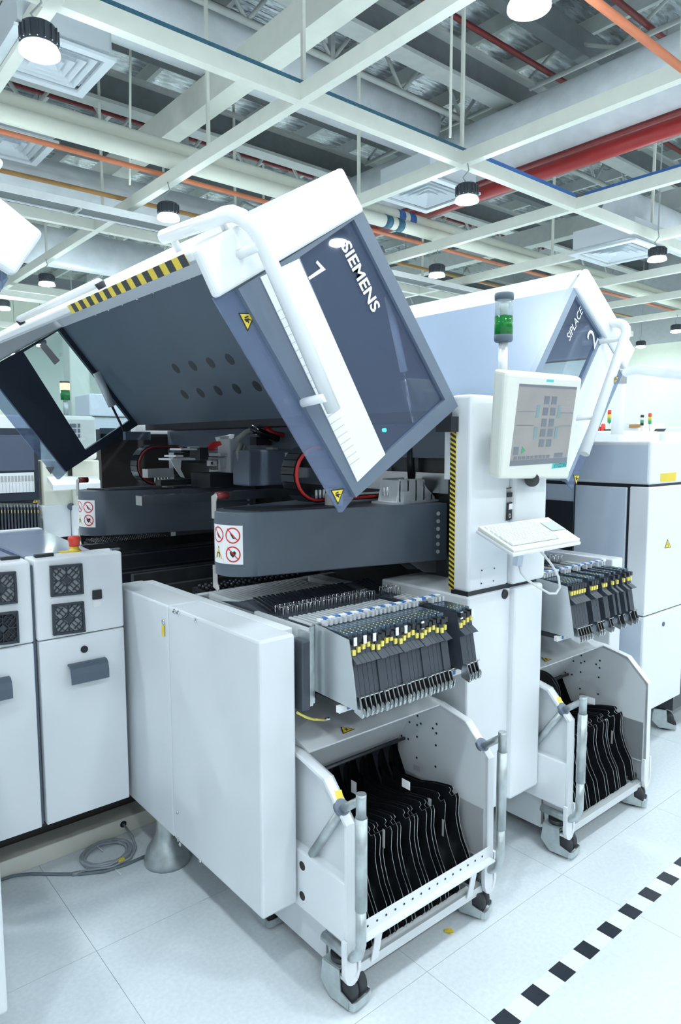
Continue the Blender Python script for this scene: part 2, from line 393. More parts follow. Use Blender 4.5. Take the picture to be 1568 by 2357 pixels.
# square air diffusers
def diffuser(cx, cy, z, s, label, ribs=True):
    t = thing('air_diffuser', label, 'diffuser', (cx, cy, z))
    B().ring([(cx-s, cy-s), (cx+s, cy-s), (cx+s, cy+s), (cx-s, cy+s)], [(cx-s*.82, cy-s*.82), (cx+s*.82, cy-s*.82), (cx+s*.82, cy+s*.82), (cx-s*.82, cy+s*.82)], 'z', z, z+0.03).build('frame', 'diffuser', t)
    for k in range(4):
        a = s*(0.72-0.17*k); b = a-s*0.11; zz = z+0.01
        g = B()
        for c in range(4):
            e = [(1, 1), (-1, 1), (-1, -1), (1, -1)]; p, q = e[c], e[(c+1) % 4]
            g.add([(cx+p[0]*a, cy+p[1]*a, zz), (cx+q[0]*a, cy+q[1]*a, zz), (cx+q[0]*b, cy+q[1]*b, zz+0.06), (cx+p[0]*b, cy+p[1]*b, zz+0.06)], [(0, 1, 2, 3)])
        g.build('louvre', 'diffuser', t)
    B().box(cx-s*.9, cx+s*.9, cy-s*.9, cy+s*.9, z+0.09, z+0.42).build('plenum_box', 'diffuser', t)
    if ribs:
        for k in range(9): B().box(cx+s*.9, cx+s*.9+0.03, cy-s*.85+k*s*.19, cy-s*.85+k*s*.19+0.05, z+0.09, z+0.40).build('rib', 'diffuser', t)
def diff_px(px, py, z, s, label): p = P(px, py, 'z', z); diffuser(p.x, p.y, z, s, label)
diff_px(118, 150, 5.25, 0.46, 'square louvred air diffuser beside the brightest near lamp')
diff_px(20, 335, 5.6, 0.5, 'ribbed air diffuser box at the left edge under the cream pipes')
diff_px(985, 452, 5.45, 0.58, 'square air diffuser behind the lamp by the red main')
diff_px(1425, 585, 5.1, 0.66, 'square air diffuser left of the far right lamp')
# hanging rods
for px, py0, label in ((310, 200, 'thin slanted rod beside the near air diffuser'), (1040, 40, 'tall thin hanger rod above the central grid crossing')):
    p = P(px, py0, 'z', 6.8)
    tag(B().tube([(p.x, p.y, 8.6), (p.x-(0.12 if px < 400 else 0), p.y, 5.4)], 0.018, 6).build('hanger_rod', 'beam'), label, 'rod')

# ================================================================== LAMPS
def lamp(x, y, label, proto=[None], z=4.72, far=False):
    if proto[0] is None:
        t = thing('high_bay_lamp', label, 'lamp', (x, y, z), 'round high bay lamps')
        r = 0.155
        B().lathe([(0.05, 0.22), (r*.82, 0.21), (r*.9, 0.18), (r*.9, 0.06), (r*.9, 0.055)], (x, y, z), 24).build('housing', 'lamp_body', t)
        g = B()
        for k in range(16):
            a = 2*math.pi*k/16; c, s = math.cos(a), math.sin(a)
            g.hexa([(x+c*r*.86-s*.004, y+s*r*.86+c*.004, z+.07), (x+c*r*.98-s*.004, y+s*r*.98+c*.004, z+.07), (x+c*r*.98+s*.004, y+s*r*.98-c*.004, z+.07), (x+c*r*.86+s*.004, y+s*r*.86-c*.004, z+.07),
                    (x+c*r*.86-s*.004, y+s*r*.86+c*.004, z+.19), (x+c*r*.98-s*.004, y+s*r*.98+c*.004, z+.19), (x+c*r*.98+s*.004, y+s*r*.98-c*.004, z+.19), (x+c*r*.86+s*.004, y+s*r*.86-c*.004, z+.19)])
        g.build('cooling_fins', 'lamp_body', t)
        B().lathe([(r*.9, 0.055), (r, 0.02), (r, 0.0), (r*.97, 0.0)], (x, y, z), 24).build('rim', 'clear_lens', t)
        B().lathe([(r*.86, 0.045), (r*.88, 0.004), (r*.6, -0.006)], (x, y, z), 24).build('lens', 'lamp_light', t)
        B().tube([(x, y, z+.22), (x-.05, y+.03, z+.3), (x+.03, y, z+.4), (x, y, BZ+0.02)], 0.008, 6).build('hanging_cord', 'wire', t)
        proto[0] = t
    else:
        t = copy_tree(proto[0], None, (x, y, z)); t['label'] = label
    return t
seen = [((92, 125), 'blazing round lamp hanging beside the near air diffuser'), ((1218, 20), 'bright lamp cut off by the top edge of the view'), ((388, 505), 'small dark lamp hanging above the white hood handle'),
        ((1075, 465), 'bright lamp hanging before the red main'), ((1513, 600), 'far lamp hanging above the raised second hood at right'), ((985, 632), 'small dark lamp between the two raised hoods'),
        ((108, 657), 'small far lamp at left above the pale rail of the hood'), ((1475, 800), 'tiny lamp far right below the white tray'), ((1557, 765), 'tiny dark lamp at the right edge of the view')]
for (px, py), lab in seen:
    p = P(px, py, 'z', 4.72); near_x = min(gx, key=lambda g_: abs(g_-p.x)); lx = near_x if px in (985, 1475) and abs(near_x-p.x) < 0.4 else p.x
    t = lamp(lx, p.y, lab)
    if px in (1513, 1475): B().tube([(lx, p.y, BZ), (lx, p.y, 8.6)], 0.012, 6).build('hanging_rod', 'wire', t)
for x in (14.9, 17.5, 20.1, 22.6):  # extra lamp rows, added because the right wall was too dim
    for j, y in enumerate((-2.6, 0.3, 3.2, 6.0, 14.7, 17.6, 20.5, 26.2)):
        t = lamp(x, y, 'distant round lamp added to brighten the right wall'); t['group'] = 'added distant lamps'
        B().tube([(x, y, BZ), (x, y, 8.6)], 0.012, 6).build('hanging_rod', 'wire', t)
for x in (2.0, 4.6, 7.2, 9.8, 12.4):  # more rows added at the far end to lighten the back wall
    for y in (17.6, 20.5, 23.4, 26.3):
        t = lamp(x, y, 'distant round lamp added to brighten the right wall'); t['group'] = 'added distant lamps'
        B().tube([(x, y, BZ), (x, y, 8.6)], 0.012, 6).build('hanging_rod', 'wire', t)
hid = 0
for x in (-3.2, -0.7, 1.95, 4.5, 7.2, 9.8, 12.2):
    for y in (-5.4, -2.6, 0.3, 3.17, 6.03, 9.1):
        d = Vector((x, y, 4.72))-CAM; wz = d.dot(FW)
        if wz > 0.2:
            u, v = IW/2+FPX*d.dot(RT)/wz, IH/2-FPX*d.dot(UP)/wz
            if -80 < u < IW+80 and -80 < v < IH+80: continue
        lamp(x, y, 'round high bay lamp of the hall outside the picture')

# ================================================================== PLACEMENT MACHINE
def stripes_on(name, org, along, across, length, width, n, parent, normal, slant=1.0, mats=('yellow', 'black')):
    org, along, across, normal = Vector(org), Vector(along).normalized(), Vector(across).normalized(), Vector(normal).normalized()
    b = B(); b.slab([org, org+along*length, org+along*length+across*width, org+across*width], normal*0.0015, 0)
    step = length/n; sh = slant*width
    for k in range(n):
        a = k*step; q = []
        for (u, v) in ((a, 0), (a+step*.5, 0), (a+step*.5+sh, width), (a+sh, width)): q.append(org+along*min(max(u, 0), length)+across*v)
        b.slab([p+normal*0.0015 for p in q], normal*0.0008, 1)
    return b.build(name, list(mats), parent)

def tri_sticker(name, pts, normal, parent, glyph='hand'):
    pts = [Vector(p) for p in pts]; n = Vector(normal).normalized(); c = (pts[0]+pts[1]+pts[2])/3
    b = B(); b.slab(pts, n*0.001, 1)
    b.slab([c+(p-c)*0.80+n*0.001 for p in pts], n*0.0006, 0)
    r = (pts[1]-pts[0]); L = r.length; r.normalize(); d = (pts[2]-(pts[0]+pts[1])/2).normalized()
    def Q(u, v): return c + r*(u*L) + d*(v*L) + n*0.0016
    if glyph == 'hand':
        for poly in ([(-.17, -.10), (.05, -.17), (.08, -.11), (-.14, -.03)], [(-.2, 0), (.06, -.05), (.12, .02), (-.05, .14)], [(.10, -.02), (.22, .03), (.20, .06), (.09, .04)], [(-.02, .10), (.08, .08), (.10, .2), (.06, .2)]):
            b.slab([Q(*p) for p in poly], n*0.0005, 1)
    elif glyph == 'bolt':
        b.slab([Q(.03, -.16), Q(.06, -.02), Q(.02, -.02), Q(.03, .16), Q(-.05, .0), Q(0, .0)], n*0.0005, 1)
    return b.build(name, ['yellow', 'black'], parent)

pm = thing('placement_machine', 'white electronics placement machine with two raised slate hoods and a control tower', 'machine', (2.1, 3.0, 0))
S0 = 1.05
B().box(S0, 1.177, 1.606, 2.173, 0.22, 1.062).build('side_panel', 'panel', pm, 0.008)
sp = B().box(S0, 1.177, 2.176, 2.66, 0.22, 1.062).build('side_panel', 'panel', pm, 0.006)
B().box(1.178, 1.222, 1.68, 2.66, 0.90, 1.058).build('inner_panel', 'white', pm, 0.004)
for px, py in ((402, 1407), (411, 1410), (451, 1428), (411, 1932), (410, 1870), (416, 1943), (462, 1980)):
    p = P(px, py, 'x', S0); B().lathe([(0.007, 0), (0.007, -0.004), (0.004, -0.006)], (S0, p.y, p.z), 10, 'x').build('screw', 'chrome', pm)
p = P(377, 1431, 'x', S0); q = P(378, 1447, 'x', S0)
kl = B().lathe([(0.009, 0), (0.009, -0.005), (0.004, -0.006)], (S0, p.y, p.z), 12, 'x').build('key_lock', 'chrome', pm)
B().box(S0-0.006, S0-0.003, q.y-0.008, q.y+0.008, q.z-0.026, q.z+0.012).build('tag_label', 'yellow', kl)
# right hand side panel of the second station
B().box(3.10, 3.20, 1.66, 2.66, 0.22, 1.062).build('side_panel', 'white', pm, 0.006)
B().box(1.20, 3.09, 2.45, 4.30, 0.30, 0.90).build('machine_bed', 'pale_grey', pm)
B().box(1.19, 3.09, 1.99, 2.03, 0.18, 0.86).build('dock_wall', 'panel', pm)
for fx, fy in ((1.125, 2.39), (3.1, 2.39), (1.125, 4.1), (3.1, 4.1)):
    B().lathe([(0.088, 0), (0.09, 0.018), (0.083, 0.03), (0.078, 0.055), (0.052, 0.095), (0.042, 0.12), (0.042, 0.32)], (fx, fy, 0), 24).build('machine_foot', 'galv', pm)

# ---- control tower
TY, TYR, TX = 1.535, 1.512, 1.880
lo = B().box(TX, 2.125, TY, 1.98, 0.24, 1.080).build('tower_base', 'white', pm, 0.008)
B().box(2.117, 2.304, TYR, 1.98, 0.257, 1.080).build('tower_base', 'white', pm, 0.012)
upp = B().box(TX, 2.112, TY+.002, 1.628, 1.095, 1.786).build('tower_housing', 'white', pm, 0.012, 3)
B().box(2.112, 2.316, TYR+.004, 1.628, 1.095, 1.786).build('tower_housing', 'white', pm, 0.012, 3)
B().box(TX+.006, 2.30, TY+.008, 1.62, 1.078, 1.097).build('shadow_gap', 'black', pm)
q = P(1160, 1368, 'y', TY); B().lathe([(0.018, 0.004), (0.018, -0.004), (0.012, -0.006), (0.010, -0.003)], (q.x+0.004, TY, q.z), 18, 'y').build('key_lock', 'black', lo)
def panel_px(name, px, y, th, m, parent, bev=0):
    return B().prism([XZ(a, b, y) for a, b in px], 'y', y-th, y, ).build(name, m, parent, bev)
panel_px('switch_panel', [(1166, 1124), (1183, 1121), (1177, 1196), (1163, 1199)], TY+.002, 0.002, 'dust_grey', upp)
panel_px('seam', [(1166, 1123), (1193, 1120), (1193, 1122), (1166, 1125)], TY, 0.0025, 'black', upp)
panel_px('button', [(1167, 1134), (1178, 1133), (1177, 1143), (1167, 1144)], TY-.001, 0.006, 'black', upp)
panel_px('rocker_switch', [(1167, 1157), (1180, 1155), (1178, 1194), (1165, 1198)], TY-.001, 0.006, 'black', upp)
panel_px('rocker_mark', [(1172, 1160), (1180, 1158.5), (1179, 1172), (1171, 1173)], TY-.0075, 0.002, 'label_white', upp)
yq = TY-.0075; q = P(1173.5, 1187, 'y', yq); cr = B()
for k in range(12):
    a0, a1 = 2*math.pi*k/12, 2*math.pi*(k+1)/12
    cr.prism([(q.x+.006*math.cos(a0), q.z+.008*math.sin(a0)), (q.x+.006*math.cos(a1), q.z+.008*math.sin(a1)), (q.x+.0045*math.cos(a1), q.z+.0062*math.sin(a1)), (q.x+.0045*math.cos(a0), q.z+.0062*math.sin(a0))], 'y', yq-.0015, yq)
cr.build('rocker_mark', 'label_white', upp)
panel_px('cover_plate', [(1107, 1310), (1140, 1303), (1140, 1344), (1106, 1351)], TY+.0025, 0.0015, 'white', upp)
for px, py in ((1109, 1313), (1138, 1308), (1136, 1337), (1108, 1343)):
    q = P(px, py, 'y', TY); B().disc((q.x, TY, q.z), (1, 0, 0), (0, 0, 1), 0.0025, 8, 0.002).build('screw', 'dark_metal', upp)
stripes_on('hazard_strip', (TX-.0015, 1.600, 1.097), (0, 0, 1), (0, 1, 0), 0.59, 0.025, 34, upp, (-1, 0, 0), 0.5)
B().box(TX+.001, TX+.02, 1.629, 1.655, 1.49, 1.69).build('edge_panel', 'white', pm)
# portal that carries the gantry arms, dark inside
po = B().box(2.10, 2.20, 1.72, 4.20, 0.92, 1.70).build('portal', 'dark_metal', pm)
B().box(2.06, 2.22, 1.70, 4.20, 1.56, 1.70).build('portal_rail', 'slate', pm)
B().box(2.03, 2.10, 1.66, 1.70, 1.05, 1.56).build('portal_end', 'brown_dark', pm)
B().box(2.07, 2.10, 1.80, 4.15, 1.42, 1.50).build('guide_rail', 'steel', po)
B().box(1.838, TX-.002, 1.59, 1.66, 1.658, 1.711).build('hinge_block', 'black', pm)
B().box(1.90, 2.19, 1.69, 4.18, 1.702, 1.765).build('hinge_cover', 'black', pm)
# far tower seen through the open machine
B().box(TX, 2.31, 4.275, 4.37, 0.2, 1.786).build('tower_housing', 'white', pm, 0.01)
stripes_on('hazard_strip', (TX-.0015, 4.262, 1.30), (0, 0, 1), (0, 1, 0), 0.39, 0.023, 16, pm, (-1, 0, 0), 0.5)

# ---- hoods
def hood(g, yf, yb, sgn, num):
    """g: (x, z) corners of the raised hood in the plane of its front face"""
    A, Bc, C, D, E1, E2, E3 = (Vector((a[0], 0, a[1])) for a in (g['A'], g['B'], g['C'], g['D'], g['E1'], g['E2'], g['E3']))
    t = (Bc-A).normalized(); nin = Vector((-t.z, 0, t.x))
    if (D-A).dot(nin) < 0: nin = -nin
    f2 = lambda v: (v.x, v.z)
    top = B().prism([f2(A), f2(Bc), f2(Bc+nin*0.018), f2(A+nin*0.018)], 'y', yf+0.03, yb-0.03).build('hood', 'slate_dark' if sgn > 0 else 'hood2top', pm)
    if sgn > 0:
        pl = A+nin*0.018
        for px, py in ((405, 848), (444, 842), (485, 835), (529, 827), (425, 908), (462, 904), (502, 899), (545, 895), (592, 889)):
            c = PP(px, py, pl, nin); B().disc(c-nin*0.0008, (0, 1, 0), t, 0.029, 18, 0.0016).build('hole', 'black', top)
    # white end cap: outer skin, lip and two cheek plates
    e = (E2-E1).normalized(); eo = Vector((-e.z, 0, e.x))
    if (A-E1).dot(eo) > 0: eo = -eo
    B().prism([f2(E1), f2(E2), f2(E2-eo*0.025), f2(E1-eo*0.025)], 'y', yf+0.02, yb-0.02).build('end_cap', 'white_gloss', top, 0.006)
    B().prism([f2(E1-eo*0.03), f2(A), f2(A+(D-A)*0.04), f2(E1-eo*0.03+(E2-E1)*0.04)], 'y', yf+0.03, yb-0.03).build('end_lip', 'white', top)
    for y0, y1 in ((yf-0.012, yf+0.02), (yb-0.02, yb+0.012)):
        B().prism([f2(E1), f2(A), f2(E3), f2(E2)], 'y', y0, y1).build('cheek_plate', 'white_gloss', top, 0.012, 3)
    # inner lining of the cap in pale grey
    B().prism([f2(E1-eo*0.026), f2(E2-eo*0.026+e*-0.03), f2(E2-eo*0.034+e*-0.03), f2(E1-eo*0.034)], 'y', yf+0.025, yb-0.03).build('cap_lining', 'pale_grey', top)
    if sgn > 0:
        for k in range(12): B().disc(A+(D-A)*0.06+Vector((0, yf+0.15+k*0.17, 0))+nin*0.01, (0, 1, 0), (D-A).normalized(), 0.006, 8, 0.004).build('rivet', 'steel', top)
    stripes_on('hazard_strip', Vector((E2.x, yf+0.05, E2.z))-eo*0.0, (0, 1, 0), -eo, 0.86, 0.03, 12, top, e, 0.0)
    w = [Vector((a[0], 0, a[1])) for a in g['W']]          # window, order: near A, near B, near C, near D
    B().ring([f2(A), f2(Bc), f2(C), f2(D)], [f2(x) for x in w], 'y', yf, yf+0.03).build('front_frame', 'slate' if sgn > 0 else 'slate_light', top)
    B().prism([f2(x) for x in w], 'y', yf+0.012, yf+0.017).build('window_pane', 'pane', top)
    B().prism(g['S'], 'y', yf-0.003, yf+0.001).build('white_strip', 'white_gloss', top)
    B().prism(g['SH'], 'y', yf+0.016, yf+0.022).build('shield_pane', 'acrylic', top)
    # back face, dark inside
    B().ring([f2(A), f2(Bc), f2(C), f2(D)], [f2(x) for x in w], 'y', yb-0.03, yb).build('back_frame', 'navy', top)
    B().prism([f2(x) for x in w], 'y', yb-0.016, yb-0.011).build('window_pane', 'pane_clear', top)
    B().prism(g['SH'], 'y', yb-0.03, yb-0.024).build('shield_pane', 'acrylic', top)
    return top, t, nin

YF1 = 1.58
L1 = {k: XZ(*v, YF1) for k, v in dict(A=(836, 487), B=(1055, 935), C=(820, 1145), D=(548, 664), E1=(785, 385), E2=(446, 574), E3=(497, 688)).items()}
L1['W'] = [XZ(*p, YF1) for p in ((815, 505), (1025, 920), (885, 1047), (690, 592))]
L1['S'] = [XZ(*p, YF1) for p in ((598, 638), (687, 596), (886, 1046), (822, 1109))]
L1['SH'] = [XZ(*p, YF1) for p in ((497, 683), (784, 1172), (789, 1180), (796, 1180), (822, 1147), (550, 664))]
h1, t1, n1 = hood(L1, YF1, 4.20, 1, 1)
tri_sticker('warning_sticker', [P(*p, 'y', YF1+0.016) for p in ((548, 720), (588, 721), (570, 764))], (0, -1, 0), h1)
tri_sticker('warning_sticker', [P(*p, 'y', YF1+0.016) for p in ((760.6, 1128), (792, 1124), (778, 1162))], (0, -1, 0), h1)
a, b = P(783, 566, 'y', YF1+0.010), P(857, 722, 'y', YF1+0.010)
tx = (b-a).normalized(); ty = Vector((-tx.z, 0, tx.x)); ty = ty if ty.x > 0 else -ty
lettering('SIEMENS', a, tx, ty, 0.043, 'label_white', h1, bold=0.025, width=(b-a).length)
B().prism([XZ(*p, YF1+0.010) for p in ((705, 641.5), (710, 646), (750, 620.5), (730.5, 599.5), (727.5, 605), (738.5, 617.5))], 'y', YF1+0.0095, YF1+0.011).build('numeral', 'label_white', h1)
tk = B()
s0, s1 = Vector((L1['S'][0][0], 0, L1['S'][0][1])), Vector((L1['S'][3][0], 0, L1['S'][3][1])); ac = (Vector((L1['S'][1][0], 0, L1['S'][1][1]))-s0).normalized()
for k in range(22):
    q = s0+(s1-s0)*(0.15+0.036*k)
    tk.slab([Vector((v.x, YF1-0.004, v.z)) for v in (q, q+ac*0.045, q+ac*0.045+t1*0.0012, q+t1*0.0012)], (0, 0.0008, 0))
tk.build('tick_marks', 'dust_grey', h1)
# handle of the first hood
hb = P(566, 470, 'y', 1.505); he = P(768, 945, 'y', 1.52); hl = P(378, 545, 'x', hb.x-0.0)
hd = (he-hb).normalized()
pts = [(hl.x, hl.y, hl.z), (hb.x, hb.y+0.14, hb.z)] + [(hb.x+hd.x*0.10*(1-math.cos(a)), hb.y+0.10-0.10*math.sin(a), hb.z+hd.z*0.10*(1-math.cos(a))) for a in (0.0, 0.35, 0.7, 1.05, 1.4)] + [tuple(hb+hd*0.16), tuple(he)]
hn = B().tube(pts, 0.021, 14).build('handle', 'white_gloss', h1)
for (px0, py0, px1, py1) in ((392, 538, 408, 572), (500, 487, 517, 522)):
    c0 = P(px0, py0, 'x', hb.x); E2v = Vector((L1['E2'][0], 0, L1['E2'][1])); E1v = Vector((L1['E1'][0], 0, L1['E1'][1])); ee = (E2v-E1v).normalized(); eo = Vector((-ee.z, 0, ee.x)); eo = eo if eo.z < 0 else -eo
    dd = (E2v-Vector((c0.x, 0, c0.z))).dot(eo)
    B().cyl(c0, c0+eo*(dd+0.004), 0.011).build('handle_post', 'white_gloss', hn)
for px, py in ((594, 567), (748, 915)):
    c0 = P(px, py, 'y', 1.508)
    B().cyl(c0, (c0.x-0.02, 1.585, c0.z-0.012), 0.013).build('handle_post', 'white_gloss', hn)
# gas springs
a, b, c = P(893, 680, 'y', 1.64), P(930, 855, 'y', 1.64), P(952, 985, 'y', 1.64)
gs = B().cyl(a, b, 0.013).build('gas_spring', 'label_white', h1); B().cyl(b, c, 0.005).build('spring_rod', 'steel', gs)
a, b, c = P(222, 858, 'y', 4.06), P(258, 935, 'y', 4.06), P(292, 1005, 'y', 4.06)
gs = B().cyl(a, b, 0.022).build('gas_spring', 'alu_light', h1); B().cyl(b, c, 0.007).build('spring_rod', 'black', gs)
B().box(c.x-0.02, c.x+0.14, 4.03, 4.07, c.z-0.02, c.z+0.03).build('spring_bracket', 'slate_dark', h1)
q = [P(*p, 'y', 4.165) for p in ((196, 820), (222, 868), (258, 905), (226, 880))]
B().slab(q, (0, 0.004, 0)).build('gusset', 'black', h1)
q = [P(*p, 'y', 4.16) for p in ((90, 795), (102, 787), (138, 830), (126, 840))]
B().slab(q, (0, 0.003, 0)).build('pane_label', 'dust_grey', h1)
q = [P(*p, 'y', 4.16) for p in ((105, 1075), (126, 1075), (117, 1092))]
B().slab(q, (0, 0.003, 0)).build('pane_label', 'grey_plastic', h1)
# pale rail with black clips on the back half of the cap
E2v = Vector((L1['E2'][0], 0, L1['E2'][1])); E1v = Vector((L1['E1'][0], 0, L1['E1'][1])); ee = (E1v-E2v).normalized(); up_ = Vector((-ee.z, 0, ee.x)); up_ = up_ if up_.z > 0 else -up_
rl = []
for px, py in ((228, 650), (45, 735)):
    d = ray(px, py); c = E2v+ee*0.1+up_*0.06; tt = (c.x-CAM.x)/d.x; rl.append(CAM+d*tt)
B().tube([rl[0], rl[1]], 0.015, 8).build('rear_rail', 'white_gloss', h1)
for p in rl: B().cyl(p, p-up_*0.035, 0.018, 0.012).build('rail_clip', 'black', h1)

YF2 = 1.66
L2 = {k: XZ(*v, YF2) for k, v in dict(A=(1321, 662), C=(1309, 1109), D=(1425, 830), E1=(1349, 617), E2=(1459, 805), E3=(1437, 852)).items()}
sub = lambda a, b: (a[0]-b[0], a[1]-b[1]); addv = lambda a, b, k=1.0: (a[0]+b[0]*k, a[1]+b[1]*k)
dv = sub(L2['C'], L2['D']); L2['B'] = addv(L2['A'], dv)
W1, W2 = XZ(1386, 774, YF2), XZ(1327, 679, YF2)
L2['W'] = [W2, addv(W2, dv, 0.93), addv(W1, dv, 0.93), W1]
s1, s2 = XZ(1388, 777, YF2), XZ(1418, 826, YF2)
L2['S'] = [s2, s1, addv(s1, dv, 0.93), addv(s2, dv, 0.93)]
L2['SH'] = [L2['D'], XZ(1440, 862, YF2), XZ(1325, 1128, YF2), L2['C']]
h2, t2, n2 = hood(L2, YF2, 4.20, -1, 2)
tri_sticker('warning_sticker', [P(*p, 'y', YF2+0.016) for p in ((1320, 1093), (1335, 1093), (1326, 1117))], (0, -1, 0), h2)
tri_sticker('warning_sticker', [P(*p, 'y', 1.535) for p in ((1416, 868), (1424, 866), (1415, 884))], (0, -1, 0), h2)
a, b = P(1311, 786, 'y', YF2+0.010), P(1343, 716, 'y', YF2+0.010)
tx2 = (b-a).normalized(); ty2 = Vector((-tx2.z, 0, tx2.x)); ty2 = ty2 if ty2.x < 0 else -ty2
lettering('SIPLACE', a, tx2, ty2, 0.034, 'label_white', h2, bold=0.004, width=(b-a).length, shear=0.2)
a = P(1371, 797, 'y', YF2+0.010)
lettering('2', a-tx2*0.02, tx2, ty2, 0.085, 'label_white', h2, width=0.06)
hb = P(1452, 738, 'y', 1.56); he = P(1345, 1045, 'y', 1.56); hd = (he-hb).normalized()
pts = [(hb.x, hb.y+0.32, hb.z), (hb.x, hb.y+0.12, hb.z)] + [(hb.x+hd.x*0.08*(1-math.cos(a)), hb.y+0.08-0.08*math.sin(a), hb.z+hd.z*0.08*(1-math.cos(a))) for a in (0.0, 0.35, 0.7, 1.05, 1.4)] + [tuple(hb+hd*0.14), tuple(he)]
hn = B().tube(pts, 0.021, 14).build('handle', 'white_gloss', h2)
for px, py in ((1440, 778), (1372, 958)):
    c0 = P(px, py, 'y', 1.565); B().cyl(c0, (c0.x-0.05, 1.662, c0.z-0.01), 0.012).build('handle_post', 'white_gloss', hn)

# ---- gantry arms
FD = Vector((0.81, -0.20, 0)).normalized(); NF = Vector((FD.y, -FD.x, 0))       # along and outward of the front face
AZ0, AZ1 = 1.16, 1.385
def arm(F0, length, first):
    R_ = 0.115; F0 = Vector((F0[0], F0[1], 0)); cc = F0-NF*R_
    a0 = math.atan2(NF.y, NF.x)
    ND = Vector((FD.x, -FD.y, 0)); NB = Vector((-ND.y, ND.x, 0)); a1 = math.atan2(NB.y, NB.x)
    arc = []
    da = (a0-a1) % (2*math.pi)
    for k in range(17):
        a = a0-da*k/16; arc.append(cc+Vector((math.cos(a), math.sin(a), 0))*R_)
    out = [F0+FD*length]+arc+[arc[-1]+ND*length]
    b = B(); b.prism([(p.x, p.y) for p in out], 'z', AZ0, AZ1)
    for i in range(2, 2+len(out)):
        if 2 < i < 2+len(out)-2: b.sm[i] = True
    ar = b.build('gantry_arm', 'arm', pm)
    m = ar.modifiers.new('bevel', 'BEVEL'); m.width = 0.004; m.segments = 2; m.limit_method = 'ANGLE'; m.angle_limit = math.radians(50)
    B().slab([Vector((p.x, p.y, AZ1)) for p in (F0+FD*.02-NF*.015, F0+FD*0.34-NF*0.015, F0+FD*0.34-NF*0.12, arc[12]+Vector((.04, 0, 0)))], (0, 0, 0.006)).build('top_cover', 'black', ar)
    # safety label round the tip
    def S_(u, v, d=0.0008): a = a0-0.43-u/R_; return cc+Vector((math.cos(a), math.sin(a), 0))*(R_+d)+Vector((0, 0, v))
    z0 = AZ0+0.045; W_, H_ = 0.136, 0.135
    lb = B()
    for k in range(12):
        lb.add([S_(W_*k/12, z0), S_(W_*(k+1)/12, z0), S_(W_*(k+1)/12, z0+H_), S_(W_*k/12, z0+H_)], [(0, 1, 2, 3)], 0, True)
    for cu, cv, kind in ((0.036, 0.10, 'no'), (0.101, 0.10, 'no'), (0.036, 0.035, 'no'), (0.101, 0.035, 'tri')):
        if kind == 'no':
            n_ = 24; r1, r2 = 0.028, 0.0235
            for k in range(n_):
                a, c = 2*math.pi*k/n_, 2*math.pi*(k+1)/n_
                lb.add([S_(cu+r1*math.cos(a), z0+cv+r1*math.sin(a), .0014), S_(cu+r1*math.cos(c), z0+cv+r1*math.sin(c), .0014), S_(cu+r2*math.cos(c), z0+cv+r2*math.sin(c), .0014), S_(cu+r2*math.cos(a), z0+cv+r2*math.sin(a), .0014)], [(0, 1, 2, 3)], 1)
            shp = [(-.012, .006), (-.006, .012), (0, .007), (.006, .012), (.012, .006), (.009, -.003), (0, -.012), (-.009, -.003)] if cv < 0.05 else ([(-.012, -.012), (-.004, -.006), (.002, .004), (.012, .014), (.006, .0), (.0, -.010)])
            lb.add([S_(cu+a, z0+cv+c, .0012) for a, c in shp], [tuple(range(len(shp)))], 2)
            for k in range(6):
                s0_, s1_ = -0.02+0.04*k/6, -0.02+0.04*(k+1)/6
                lb.add([S_(cu+s0_, z0+cv+s0_, .0016), S_(cu+s1_, z0+cv+s1_, .0016), S_(cu+s1_, z0+cv+s1_+.005, .0016), S_(cu+s0_, z0+cv+s0_+.005, .0016)], [(0, 1, 2, 3)], 1)
        else:
            lb.add([S_(cu-.027, z0+cv-.024, .0012), S_(cu+.027, z0+cv-.024, .0012), S_(cu, z0+cv+.026, .0012)], [(0, 1, 2)], 2)
            lb.add([S_(cu-.021, z0+cv-.020, .0018), S_(cu+.021, z0+cv-.020, .0018), S_(cu, z0+cv+.019, .0018)], [(0, 1, 2)], 3)
            for (x0, x1, y0, y1) in ((-.008, -.005, -.015, .001), (.005, .008, -.015, .001), (-.008, .008, .0, .003)):
                lb.add([S_(cu+x0, z0+cv+y0, .0022), S_(cu+x1, z0+cv+y0, .0022), S_(cu+x1, z0+cv+y1, .0022), S_(cu+x0, z0+cv+y1, .0022)], [(0, 1, 2, 3)], 2)
    lb.build('safety_label', ['label_white', 'red', 'black', 'yellow'], ar)
    # grip levers on the tip
    tip = cc+Vector((-.85, .527, 0))*R_
    for zt, s in ((AZ1, 1), (AZ0, -1)):
        c0 = Vector((tip.x-0.002, tip.y-0.02, zt)); lv = B()
        lv.slab([c0+Vector((-.004, -.014, -.03*s)), c0+Vector((-.004, .014, -.03*s)), c0+Vector((-.004, .014, .05*s)), c0+Vector((-.004, -.018, .062*s)), c0+Vector((-.004, -.026, .05*s)), c0+Vector((-.004, -.014, .03*s))], (-.006, 0, 0))
        l = lv.build('lever', 'lever', ar, 0.002)
        if s > 0: B().cyl(c0+Vector((-.004, -.01, .052)), c0+Vector((.042, -.01, .052)), 0.014).build('knob', 'maroon', l)
    # row of bolts at the root, clamps and ribbed bracket on top
    root = F0+FD*(length-0.045)
    for k in range(6): B().disc(root+NF*0.0035+Vector((0, 0, AZ0+0.035+k*0.03)), FD, (0, 0, 1), 0.008, 12, -0.004).build('bolt', 'pale_grey', ar)
